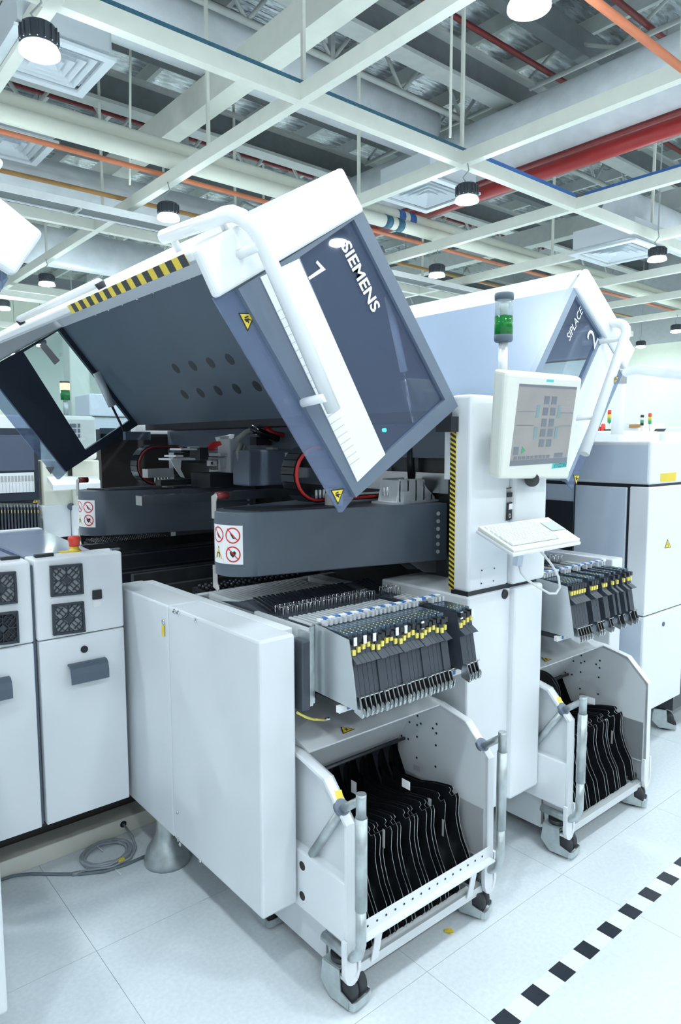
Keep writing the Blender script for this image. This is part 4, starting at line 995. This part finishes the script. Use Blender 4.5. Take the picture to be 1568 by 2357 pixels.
for yy in (.24, .51):
    cell(.33, yy, .385, yy+.16, 1); cell(.70, yy, .755, yy+.16, 1)
for yy in (.32, .49): cell(.02, yy, .32, yy+.006, 0); cell(.76, yy+.01, .98, yy+.016, 0)
cell(.03, .76, .11, .86, 0); cell(.74, .86, .90, .92, 0)
g.slab([scr(.16, .75, .0012), scr(.23, .81, .0012), scr(.16, .85, .0012)], n_*.0004, 2)
for k in range(9): cell(.05+k*.07, .88, .10+k*.07, .92, 0)
g.build('screen_graphics', ['screen_dark', 'screen_teal', 'screen_green'], scn)
q = [PP(*p, TL, n_) for p in ((1259, 873), (1275, 874), (1274, 880), (1258, 879))]
B().slab(q, n_*.001).build('badge', 'cyan_label', mo)
q = [PP(*p, TL, n_) for p in ((1272, 1067), (1305, 1063), (1303, 1075), (1270, 1079))]
st = B().slab(q, n_*.001).build('cyan_sticker', 'cyan_label', mo)
lettering('AUTO NOZZLE CHANGE', PP(1273, 1077, TL, n_)+n_*.001, (q[1]-q[0]), (q[0]-q[3]), .016, 'black', mo, width=(q[1]-q[0]).length*.9)
B().cyl((P(1225, 1104, 'y', 1.45)), (P(1225, 1104, 'y', 1.511)), .026).build('mount_knuckle', 'dark_metal', mo)
B().box(2.08, 2.14, 1.44, 1.511, 1.56, 1.70).build('mount_arm', 'monitor', mo)

K = frame_pts(((1097, 1213), (1262, 1191), (1340, 1241), (1184, 1268)), (1.505, 1.498, 1.29, 1.29))
kb = thing('keyboard_tray', 'white keyboard on a sloping tray below the operator monitor', 'keyboard', (K[0]+K[1])/2)
kn = (K[1]-K[0]).cross(K[3]-K[0]).normalized(); kn = kn if kn.z > 0 else -kn
def kpt(t, u, d=0.0): return K[0]*(1-t)*(1-u)+K[1]*t*(1-u)+K[2]*t*u+K[3]*(1-t)*u+kn*d
b = B(); b.hexa([p-kn*.022 for p in K]+[p-kn*.010 for p in K]); b.build('tray', 'white', kb, 0.004)
b = B(); b.hexa([kpt(.01, .02, -.010), kpt(.99, .02, -.010), kpt(.99, .97, -.010), kpt(.01, .97, -.010), kpt(.01, .02, .004), kpt(.99, .02, .004), kpt(.99, .97, .0), kpt(.01, .97, .0)]); kbo = b.build('keyboard', 'monitor', kb, 0.003)
g = B()
for r in range(6):
    nk = 15
    for k in range(nk):
        t0, t1_ = .05+k*.0455, .05+k*.0455+.040
        u0 = .10+r*.125+(0.03 if r else 0); u1 = u0+.105
        g.hexa([kpt(t0, u0, .003), kpt(t1_, u0, .003), kpt(t1_, u1, .003), kpt(t0, u1, .003), kpt(t0+.003, u0+.01, .009), kpt(t1_-.003, u0+.01, .009), kpt(t1_-.003, u1-.01, .008), kpt(t0+.003, u1-.01, .008)])
g.build('keys', 'white', kbo, kind='stuff')
b = B(); b.slab([kpt(.77, .22, .0045), kpt(.97, .22, .0045), kpt(.97, .58, .0035), kpt(.77, .58, .0035)], kn*.001); b.build('touch_pad', 'bluewhite', kbo)
con = [P(*p, 'y', 1.45) for p in ((1194, 1277), (1206, 1279), (1202, 1305), (1190, 1303))]
B().slab(con, (0, .02, 0)).build('connector', 'bluewhite', kb)
cabp = [(1196, 1303), (1200, 1318), (1214, 1335), (1240, 1352), (1265, 1366), (1280, 1366), (1289, 1352), (1286, 1328), (1272, 1302), (1255, 1280), (1240, 1264)]
B().tube([P(*p, 'y', 1.45-(.05*i/10)) for i, p in enumerate(cabp)], .0045, 8).build('cable', 'cable_white', kb)
B().box(2.12, 2.20, 1.47, 1.511, 1.24, 1.285).build('tray_bracket', 'white', kb)

sx = P(1159, 780, 'y', 1.575).x; sy = 1.575
zz = lambda py: P(1160, py, 'y', sy).z
sl = thing('signal_light', 'stack light with green lens and clear lens above the operator monitor', 'signal light', (sx, sy, 1.786))
B().cyl((sx, sy, 1.786), (sx, sy, zz(785)), .017, n=16).build('pole', 'alu_light', sl)
B().lathe([(.030, zz(787)), (.034, zz(783)), (.034, zz(773)), (.032, zz(770))], (sx, sy, 0), 24).build('socket', 'slate_dark', sl)
B().lathe([(.033, zz(771)), (.033, zz(729))], (sx, sy, 0), 24).build('green_lens', 'green_lens', sl)
B().lathe([(.032, zz(728)), (.032, zz(689))], (sx, sy, 0), 24).build('clear_lens', 'clear_lens', sl)
B().lathe([(.012, zz(770)), (.012, zz(715)), (.018, zz(713)), (.018, zz(700)), (.008, zz(695))], (sx, sy, 0), 14).build('bulb', 'label_white', sl)
B().lathe([(.034, zz(690)), (.035, zz(680)), (.033, zz(675)), (.020, zz(674))], (sx, sy, 0), 24).build('cap', 'slate_dark', sl)

# ================================================================== CONVEYOR CABINETS AT THE LEFT
CY = 2.50
def grille(px, parent, filt=True):
    a, b, c, d = [Vector((*XZ(*p, CY), 0)) for p in px]        # TL TR BR BL as (x, z)
    def q(u, v): r = a*(1-u)*(1-v)+b*u*(1-v)+c*u*v+d*(1-u)*v; return (r.x, r.y)
    g = B(); m = .08
    g.ring([q(0, 0), q(1, 0), q(1, 1), q(0, 1)], [q(m, m), q(1-m, m), q(1-m, 1-m), q(m, 1-m)], 'y', CY-.014, CY)
    def bar(u0, v0, u1, v1, w_=.014):
        dx, dy = u1-u0, v1-v0; L = math.hypot(dx, dy); nx, ny = -dy/L*w_, dx/L*w_
        g.prism([q(u0-nx, v0-ny), q(u1-nx, v1-ny), q(u1+nx, v1+ny), q(u0+nx, v0+ny)], 'y', CY-.012, CY-.004)
    for s in (-1, 1):
        for t_ in (-1, 1):
            X = lambda u: .5+s*u; Y = lambda v: .5+t_*v
            bar(X(.0), Y(.22), X(.22), Y(.0))
            bar(X(.06), Y(.14), X(.36), Y(.44)); bar(X(.14), Y(.06), X(.44), Y(.36)); bar(X(.0), Y(.28), X(.18), Y(.44)); bar(X(.28), Y(0), X(.44), Y(.18))
            bar(X(.16), Y(.36), X(.36), Y(.16))
            g.prism([q(X(.42), Y(.42)), q(X(.30), Y(.42)), q(X(.42), Y(.30))], 'y', CY-.012, CY-.004)
    bar(.5, 0, .5, 1, .018); bar(0, .5, 1, .5, .018)
    g.prism([q(.5, .36), q(.64, .5), q(.5, .64), q(.36, .5)], 'y', CY-.013, CY-.004)
    o = g.build('fan_grille', 'grille', parent, 0.002)
    B().prism([q(.06, .06), q(.94, .06), q(.94, .94), q(.06, .94)], 'y', CY-.004, CY-.001).build('filter_mat' if filt else 'fan_opening', 'filter' if filt else 'black', o)
    return o
def pull(px0, px1, zc, parent):
    x0, x1 = px0, px1; prof = []
    for k in range(7):
        a = math.radians(-20+k*22); prof.append((CY-.035*math.sin(max(0, a)+.35)-.004, zc-.045+.075*(k/6)))
    pr = [(CY, zc+.034), (CY-.020, zc+.034), (CY-.034, zc+.022), (CY-.040, zc), (CY-.040, zc-.034), (CY-.036, zc-.034), (CY-.034, zc), (CY-.028, zc+.018), (CY-.016, zc+.028), (CY, zc+.028)]
    return B().prism(pr, 'x', x0, x1).build('pull_handle', 'slate_dark', parent)
xr, xm = 1.028, 0.712; xl = 0.700; z_s = P(190, 1460, 'y', CY).z; zb, zt = .246, 1.216
def cabinet(x0, x1, label, right):
    t = thing('conveyor_cabinet', label, 'cabinet', ((x0+x1)/2, 2.8, .25), 'conveyor cabinets left of the machine')
    up_ = B().box(x0, x1, CY, 2.62, z_s+.0015, zt).build('upper_panel', 'white', t, 0.008, 3)
    dr = B().box(x0+.004, x1-.002, CY-.001, CY+.05, zb, z_s-.0015).build('door', 'white', t, 0.004)
    B().box(x0+.01, x1-.01, CY+.06, 3.44, zb+.02, zt-.05).build('carcass', 'panel', t)
    B().box(x0+.0, x1, 3.44, 3.50, zt-.3, zt).build('upper_panel', 'white', t, 0.006)
    return t, up_, dr
c_r, up_r, dr_r = cabinet(xm, xr, 'white conveyor cabinet with two fan grilles and a red emergency stop', True)
grille([(113, 1302), (187, 1296), (191, 1366), (116, 1373)], up_r)
grille([(118, 1391), (191, 1383), (195, 1453), (121, 1462)], up_r)
q0 = P(187, 1504, 'y', CY); q1 = P(242, 1560, 'y', CY)
dh = P(200, 1541, 'y', CY)
pull(P(156, 1545, 'y', CY).x, P(242, 1535, 'y', CY).x, dh.z, dr_r)
q = P(193.5, 1494, 'y', CY); B().lathe([(.013, 0), (.013, -.006), (.009, -.007), (.008, -.003)], (q.x, CY, q.z), 20, 'y').build('key_lock', 'black', dr_r)
panel_px('rocker_switch', [(212, 1359), (233, 1356), (234, 1377), (212, 1380)], CY, .008, 'black', up_r, .002)
panel_px('switch_label', [(214, 1381), (232, 1379), (232, 1394), (215, 1397)], CY, .001, 'label_white', up_r)
# emergency stop
e = P(176, 1270, 'z', zt); e.y += .02
es = B().lathe([(.024, 0), (.024, .003), (.019, .008), (.016, .012), (.016, .020)], (e.x, e.y, zt), 22).build('emergency_stop', 'yellow', c_r)
B().lathe([(.019, .020), (.019, .030), (.0225, .045), (.0225, .052), (.018, .057), (.010, .058)], (e.x, e.y, zt), 22).build('push_button', 'estop', es)
B().box(e.x-.055, e.x+.02, e.y-.02, e.y+.03, zt, zt+.0012).build('yellow_plate', 'yellow', es)
def catch(px0, px1, py, parent):
    a, b = P(px0, py, 'z', zt+.006), P(px1, py-3, 'z', zt+.006); B().box(a.x, b.x, a.y-.012, a.y+.014, zt, zt+.011).build('catch', 'black', parent, .003)
catch(79, 126, 1280, c_r)
q = P(270, 1266, 'z', zt); B().box(q.x-.02, q.x+.012, q.y, q.y+.02, zt, zt+.006).build('hinge_clip', 'slate_dark', c_r)
# transparent cover on top
B().slab([(xm+.012, 2.64, zt-.012), (xr-.07, 2.64, zt-.012), (xr-.01, 3.42, zt-.012), (xm+.012, 3.42, zt-.012)], (0, 0, .008)).build('clear_cover', 'acrylic_blue', c_r)
B().box(xm+.01, xr-.01, 2.621, 3.43, zt-.048, zt-.046).build('conveyor_bed', 'pale_grey', c_r)
c_l, up_l, dr_l = cabinet(0.38, xl, 'white conveyor cabinet at the left edge with an open fan below its grille', False)
grille([(-40, 1320), (35, 1314), (39, 1387), (-36, 1395)], up_l)
grille([(-35, 1413), (40, 1405), (43, 1478), (-31, 1487)], up_l, False)
dh = P(10, 1580, 'y', CY); pull(P(-60, 1585, 'y', CY).x, P(22, 1580, 'y', CY).x, dh.z, dr_l)
catch(0, 49, 1286, c_l)
B().slab([(.39, 2.64, zt-.012), (xl-.012, 2.64, zt-.012), (xl-.012, 3.42, zt-.012), (.39, 3.42, zt-.012)], (0, 0, .008)).build('clear_cover', 'acrylic_blue', c_l)
B().box(.39, xl-.01, 2.621, 3.43, zt-.048, zt-.046).build('conveyor_bed', 'pale_grey', c_l)
B().box(xl+.001, xm-.001, CY+.02, 2.6, zb, zt-.02).build('edge_seal', 'slate_dark', c_l)
# their underframe
uf = thing('cabinet_underframe', 'cream floor beam and dark underside below the conveyor cabinets', 'underframe', (.7, 2.7, 0))
B().box(.30, 1.22, 2.674, 2.78, 0, .068).build('floor_beam', 'beige', uf, .004)
B().box(.38, 1.028, 2.54, 3.40, .225, .240).build('underside', 'black', uf)
B().box(.38, 1.19, 2.785, 2.80, 0, .225).build('dark_backing', 'brown_dark', uf)  # thin dark plate added to shut out the lit background under the cabinets
B().box(1.03, 1.19, 2.665, 2.785, .16, .225).build('dark_backing', 'brown_dark', uf)
q = P(284, 1897, 'y', 2.673); B().disc((q.x, 2.6735, q.z), (1, 0, 0), (0, 0, 1), .014, 14, .001).build('cable_hole', 'black', uf)

# cable coil and loose cable
ctr = (P(178, 1975, 'z', .01)+P(312, 1955, 'z', .01))/2
co = thing('cable_coil', 'grey cable coiled on the floor below the cabinets', 'cable', (ctr.x, ctr.y, 0))
ra = (P(178, 1975, 'z', .01)-P(312, 1955, 'z', .01)).length/2
pts = []
for k in range(150):
    a = k/150*2*math.pi*6.2; s = 1-.055*((k/25) % 4)+.02*math.sin(k*.9)
    pts.append((ctr.x+ra*.92*s*math.cos(a), ctr.y+ra*.80*s*math.sin(a), .006+.003*(k/40)+.002*math.sin(k*1.7)))
B().tube(pts, .0048, 7).build('coil', 'cable', co)
hq = P(284, 1897, 'y', 2.676)
B().tube([(hq.x, hq.y, hq.z), P(305, 1925, 'z', .03), P(313, 1950, 'z', .015), P(300, 1975, 'z', .012), P(260, 1995, 'z', .010), P(188, 2006, 'z', .008)], .0045, 7).build('tail', 'cable', co)
q = P(187, 2008, 'z', .008); B().cyl(q, (q.x-.03, q.y+.01, .008), .008).build('plug', 'grey_plastic', co)
for px in ((222, 1945), (263, 1998)):
    q = P(*px, 'z', .02); B().tube([(q.x, q.y-.01, .02), (q.x+.012, q.y-.035, .006)], .0015, 5).build('cable_tie', 'label_white', co)
q = P(279, 1980, 'z', .016); B().box(q.x-.012, q.x+.012, q.y-.006, q.y+.006, .014, .022).build('yellow_tag', 'yellow', co)
pts = [P(*p, 'z', .006) for p in ((-6, 2028), (30, 2016), (70, 2011), (130, 2012), (185, 2012), (240, 2006), (290, 1990), (345, 1966))]
tag(B().tube(pts, .006, 8).build('floor_cable', 'cable_dark'), 'dark grey cable lying across the floor to the machine foot', 'cable')

# ================================================================== RIGHT-HAND MACHINE
RX = 3.316; RY = 1.60
rm = thing('right_machine', 'tall white machine with black panel gaps at the right edge', 'machine', (3.6, 2.2, 0))
rx1 = 3.77; ztop = 1.627
zs1 = P(1520, 1117, 'y', RY).z; zs2 = P(1483, 1421, 'y', RY).z
ys = P(1483, 1145, 'x', RX).y
B().box(RX, rx1, RY, 3.4, zs1+.006, ztop).build('upper_cover', 'white', rm, .012, 3)
B().box(RX, rx1, RY, RY+.10, zs2+.003, zs1-.006).build('front_door', 'white', rm, .006)
B().box(RX, rx1, RY, 3.4, .25, zs2-.003).build('lower_cover', 'white', rm, .008)
B().box(RX+.001, rx1, RY+.115, 3.4, zs2-.001, zs1-.012).build('side_cover', 'bluewhite', rm, .004)
B().box(RX+.01, rx1-.01, RY+.01, 3.38, .26, zs1+.01).build('inner_frame', 'black', rm)
B().box(RX-.0015, RX, RY+.012, 3.3, zs1+.02, ztop-.02).build('side_sheet', 'bluewhite', rm)
B().box(RX-.0015, RX, RY+.012, 3.3, .27, zs2-.02).build('side_sheet', 'bluewhite', rm)
q = P(1323, 1140, 'x', RX); B().box(RX-.004, RX-.001, q.y-.005, q.y+.0, .75, zs1-.01).build('panel_gap', 'black', rm)
q0, q1 = P(1262, 1150, 'x', RX), P(1321, 1160, 'x', RX)
B().box(RX-.004, RX-.0015, q1.y, 3.2, .95, q0.z).build('dark_recess', 'black', rm)
panel_px('yellow_plate', [(1521, 1090), (1557, 1087), (1555, 1107), (1520, 1109)], RY, .001, 'yellow', rm)
tri_sticker('warning_sticker', [P(*p, 'y', RY) for p in ((1530, 1262), (1545, 1260), (1537, 1241))], (0, -1, 0), rm, 'bolt')
q = P(1527, 1436, 'y', RY); B().lathe([(.012, 0), (.012, -.004), (.006, -.005)], (q.x, RY, q.z), 16, 'y').build('key_lock', 'slate_dark', rm)
B().box(rx1+.004, 4.6, RY+.05, 3.4, .30, 1.60).build('next_cover', 'slate', rm)
castor(3.86, 1.72, rm, 0.5); castor(3.5, 3.1, rm, 0.2); castor(4.4, 3.1, rm, 0.2)
B().box(3.80, 4.55, 1.65, 3.3, .135, .30).build('chassis', 'dark_metal', rm)

# ================================================================== NEIGHBOUR MACHINE AT THE LEFT EDGE
nm = thing('neighbour_machine', 'white machine cut off by the left edge with its hood raised', 'machine', (.2, 1.9, 0))
B().box(.25, .386, 1.738, 2.45, .22, 1.062).build('side_panel', 'panel', nm, .008)
B().box(-1.2, .25, 1.75, 2.45, .3, 1.0).build('machine_bed', 'pale_grey', nm)
B().lathe([(0.088, 0), (0.09, 0.018), (0.078, 0.055), (0.042, 0.12), (0.042, 0.30)], (.0, 2.2, 0), 20).build('machine_foot', 'galv', nm)
YN = 1.735
cq = [XZ(*p, YN) for p in ((-130, 345), (103, 535), (37, 634), (-210, 480))]
B().prism(cq, 'y', YN, YN+.04).build('hood_cheek', 'white_gloss', nm, .012, 3)
B().prism([cq[0], cq[1], addv(cq[1], (-.02, -.03)), addv(cq[0], (-.02, -.03))], 'y', YN+.04, 2.3).build('hood_cap', 'white_gloss', nm, .006)
q = [P(*p, 'y', YN-.03) for p in ((-30, 330), (12, 372), (-2, 395), (-45, 352))]
B().slab(q, (0, .03, 0)).build('hood_handle', 'white_gloss', nm, .008)
q = [P(*p, 'y', YN+.05) for p in ((-40, 590), (20, 640), (-10, 690), (-60, 640))]
B().slab(q, (0, .01, 0)).build('shield_pane', 'acrylic', nm)
bb = B().box(cq[3][0], .25, 1.80, 2.2, 1.0, 1.3).build('portal', 'dark_metal', nm)

# ================================================================== FLOOR MARKING
fm = thing('floor_marking', 'black and white hazard tape along the aisle floor', 'floor tape', (2.2, 1.08, 0))
y0, y1 = 1.044, 1.102
B().box(.9, 5.5, y0, y1, 0, .0006).build('white_tape', 'tape_white', fm)
sq = None
xs_ = [1.540+k*.1411 for k in range(-4, 24)]
for x in xs_:
    if sq is None:
        o = B().box(0, .0615, y0-.0005, y1+.0005, .0006, .0012).build('black_square', 'tape_black', fm); sq = o.data
    else:
        o = bpy.data.objects.new('black_square', sq); COL.objects.link(o); o.parent = fm
    o.location = (x-.0615, 0, 0)
q = P(1032, 2143, 'z', 0)
tag(B().slab([(q.x-.016, q.y+.004, .001), (q.x-.006, q.y-.016, .003), (q.x+.008, q.y-.018, .001), (q.x+.012, q.y-.004, .004), (q.x-.004, q.y+.012, .002)], (0, 0, .002)).build('tape_scrap', 'yellow'), 'small yellow scrap of tape on the floor by the castor', 'scrap')

# ================================================================== FAR LINE BEHIND, SEEN AT THE LEFT
YB = 6.0
bm_ = thing('far_machine', 'placement machine of the next line seen behind the raised hood', 'machine', (2.4, 6.5, 0))
def bpx(name, px0, py0, px1, py1, y, d, m, bev=.01, parent=bm_):
    a, b = P(px0, py0, 'y', y), P(px1, py1, 'y', y)
    return B().box(min(a.x, b.x), max(a.x, b.x), y, y+d, min(a.z, b.z), max(a.z, b.z)).build(name, m, parent, bev)
bpx('tower_housing', 98, 1060, 168, 1162, YB, .5, 'cream')
bpx('tower_housing', 168, 1060, 232, 1162, YB-.05, .5, 'cream')
bpx('tower_base', 97, 1164, 168, 1300, YB, .5, 'white'); bpx('tower_base', 168, 1164, 232, 1300, YB-.05, .5, 'white')
mb = bpx('monitor', 132, 956, 226, 1058, YB-.2, .12, 'monitor', .03)
B().box(P(142, 966, 'y', YB-.204).x, P(216, 966, 'y', YB-.204).x, YB-.204, YB-.2, P(142, 1045, 'y', YB-.204).z, P(142, 966, 'y', YB-.204).z).build('screen', 'beige', mb)
g = B()
for k in range(3):
    for j in range(2):
        a, b = P(161+j*18, 975+k*12, 'y', YB-.207), P(176+j*9, 984+k*12, 'y', YB-.207)
        if b.x > a.x: g.box(a.x, b.x, YB-.208, YB-.204, b.z, a.z)
g.build('screen_graphics', 'screen_dark', mb)
a = [P(*p, 'y', y) for p, y in (((108, 1097), YB-.1), ((222, 1096), YB-.1), ((236, 1112), YB-.4), ((122, 1117), YB-.4))]
B().slab(a, (0, 0, -.04)).build('keyboard_tray', 'white', bm_)
bpx('rocker_switch', 157, 1078, 166, 1095, YB-.02, .02, 'black', 0)
q = P(163, 1166, 'y', YB); B().lathe([(.03, 0), (.03, -.02)], (q.x, YB, q.z), 14, 'y').build('key_lock', 'slate_dark', bm_)
for (x0, x1) in ((-140, 92), (234, 305)):
    hf = bpx('hood_front', x0, 985, x1, 1150, YB+.05, .05, 'navy', 0)
    a, b = P(x0+6, 1000, 'y', YB+.04), P(x1-12, 1082, 'y', YB+.04)
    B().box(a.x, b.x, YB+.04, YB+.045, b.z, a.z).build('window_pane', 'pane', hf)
    a, b = P(x0+6, 1093, 'y', YB+.04), P(x1-12, 1132, 'y', YB+.04)
    ws = B().box(a.x, b.x, YB+.04, YB+.045, b.z, a.z).build('white_strip', 'white', hf)
    n = 26 if x0 < 0 else 9; g = B()
    for k in range(n):
        xx = a.x+(b.x-a.x)*(k+.5)/n; hh = a.z-b.z
        g.box(xx-.008, xx+.008, YB+.036, YB+.04, b.z+hh*.55, b.z+hh*.85); g.box(xx-.001, xx+.001, YB+.038, YB+.04, b.z, b.z+hh*.5)
    g.build('slot_marks', 'dust_grey', hf)
    bpx('dark_band', x0, 1150, x1, 1300, YB+.06, .05, 'black', 0)
    B().box(P(x0, 1000, 'y', YB+.2).x, P(x1, 1000, 'y', YB+.2).x, YB+.2, YB+1.5, 1.0, 1.75).build('machine_core', 'dark_metal', bm_)
tri_sticker('warning_sticker', [P(*p, 'y', YB+.055) for p in ((74, 1158), (89, 1157), (81, 1145))], (0, -1, 0), bm_)
# feeders of the far line
g = None
for k in range(13):
    px = -6+k*7.6; a = P(px, 1168, 'y', YB-.2); b = P(px+6.4, 1215, 'y', YB-.2)
    lab = 'tiny black tape feeder of the next line, %s from the left' % ORD[k]
    t = thing('tape_feeder', lab, 'feeder', (a.x, YB-.2, a.z), 'tape feeders of the next line')
    B().box(a.x, b.x, YB-.2, YB+.04, b.z-.15, a.z).build('body', 'feeder', t)
    B().box(a.x+.004, b.x-.006, YB-.204, YB-.2, a.z-.045, a.z-.02).build('tag', 'tag_yellow', t)
    B().box(a.x+.004, b.x-.004, YB-.19, YB+.03, a.z, a.z+.02).build('top_plate', 'alu', t)
# signal light and bits of the far line
q = P(150, 905, 'y', YB+.3)
t = thing('signal_light', 'far stack light with glowing amber top seen through the hood window', 'signal light', (q.x, YB+.3, 1.7))
zf = lambda py: P(150, py, 'y', YB+.3).z
B().cyl((q.x, YB+.3, zf(955)), (q.x, YB+.3, zf(922)), .02).build('pole', 'alu_light', t)
B().cyl((q.x, YB+.3, zf(921)), (q.x, YB+.3, zf(898)), .04).build('green_lens', 'green_lens', t)
emit('amber', (1.0, .45, .3), 2.2)
B().cyl((q.x, YB+.3, zf(897)), (q.x, YB+.3, zf(882)), .042).build('amber_lens', 'amber', t)
B().cyl((q.x, YB+.3, zf(881)), (q.x, YB+.3, zf(878)), .042).build('cap', 'dark_metal', t)
# white cabinets further behind
fb_ = thing('far_cabinet', 'pale cabinet standing far behind the raised hood at left', 'cabinet', (3, 9, 0))
bpx('body', -200, 950, 60, 1010, 9.0, .6, 'white', .02, fb_); bpx('body', -200, 1012, 60, 1260, 9.02, .6, 'white', .02, fb_)
fc_ = thing('far_cabinet', 'pale cabinet standing beside the far column', 'cabinet', (4, 10, 0))
bpx('body', 205, 905, 330, 960, 10.0, .6, 'white', .02, fc_); bpx('body', 205, 962, 330, 1262, 10.02, .6, 'panel', .02, fc_)

# ================================================================== FAR RIGHT
def far_box(px0, px1, py0, x, label, m='white', dz=None):
    a, b = P(px0, py0, 'x', x), P(px1, py0, 'x', x)
    t = thing('far_machine', label, 'machine', (x, (a.y+b.y)/2, 0))
    B().box(x, x+1.2, min(a.y, b.y), max(a.y, b.y), 0, a.z).build('body', m, t, .03)
    B().box(x-.02, x, min(a.y, b.y)+.05, max(a.y, b.y)-.05, a.z*.25, a.z*.45).build('panel', 'pale_grey', t)
    return t, a
f1_, a1_ = far_box(1360, 1425, 992, 9.0, 'white far machine under the standing white hose')
f2_, a2_ = far_box(1428, 1470, 973, 14.0, 'pale far machine with a dark slot beside the hose')
f3_, a3_ = far_box(1473, 1530, 994, 11.5, 'white far machine under the black screen')
f4_, a4_ = far_box(1533, 1700, 983, 12.8, 'white far machine at the right edge')
q0, q1 = P(1449, 977, 'x', 13.97), P(1474, 984, 'x', 13.97)
B().box(13.96, 14.0, q1.y, q0.y, q1.z, q0.z).build('display', 'ochre', f2_)
q0, q1 = P(1508, 987, 'x', 11.6), P(1530, 994, 'x', 11.6)
tag(B().slab([(11.62, q0.y, q0.z), (11.62, q1.y, q0.z), (11.55, q1.y, a3_.z), (11.55, q0.y, a3_.z)], (.04, 0, 0)).build('laptop_screen', 'black'), 'small black screen tilted on a far machine', 'screen')
for k, (px, py, lab) in enumerate(((1380, 982, 'shorter red canister standing on the far machine'), (1389, 975, 'taller red canister standing on the far machine'))):
    t_ = P(px, py, 'x', 9.2); hgt = t_.z-a1_.z
    tag(B().lathe([(.028, 0), (.03, .02), (.03, hgt*.85), (.02, hgt)], (9.2, t_.y, a1_.z), 14).build('canister', 'estop'), lab, 'canister')
q = P(1399, 988, 'x', 9.2); tag(B().box(9.17, 9.23, q.y-.06, q.y+.04, a1_.z, q.z).build('small_box', 'black', None, .004), 'small black box beside the red canisters', 'box')
def far_signal(px, pyt, zb_, x, cols, label):
    a = P(px, pyt, 'x', x); t = thing('signal_light', label, 'signal light', (x, a.y, zb_)); n = len(cols); h = min(.18, (a.z-zb_)*.62); r = .028
    B().cyl((x, a.y, zb_), (x, a.y, a.z-h), r*.35).build('pole', 'alu_light', t)
    for k, c in enumerate(cols): B().cyl((x, a.y, a.z-h*(k+1)/n), (x, a.y, a.z-h*k/n), r).build('lens', c, t)
far_signal(1404, 944, a1_.z, 9.5, ('estop', 'yellow', 'screen_green'), 'far stack light with red, amber and green lenses beside the hose')
far_signal(1479, 955, a3_.z, 11.56, ('black', 'label_white', 'screen_green', 'black'), 'far stack light with one green lens')
far_signal(1497, 951, a3_.z, 11.58, ('estop', 'yellow', 'screen_green'), 'small red and amber far stack light at right')
# white hose rising from a far machine
pts = [P(*p, 'x', 8.5) for p in ((1421, 1000), (1422, 950), (1424, 905), (1427, 872), (1440, 855), (1470, 850), (1520, 857), (1568, 862), (1620, 866))]
hs = thing('exhaust_hose', 'white wrapped exhaust hose standing beside the second hood', 'hose', pts[0])
B().tube(pts[:4], .075, 14).build('riser', 'label_white', hs); B().tube(pts[3:], .06, 12).build('branch', 'duct', hs)
B().tube([pts[3]-Vector((0, 0, .06)), pts[3]+Vector((0, 0, .1))], .085, 14).build('collar', 'dust_grey', hs)
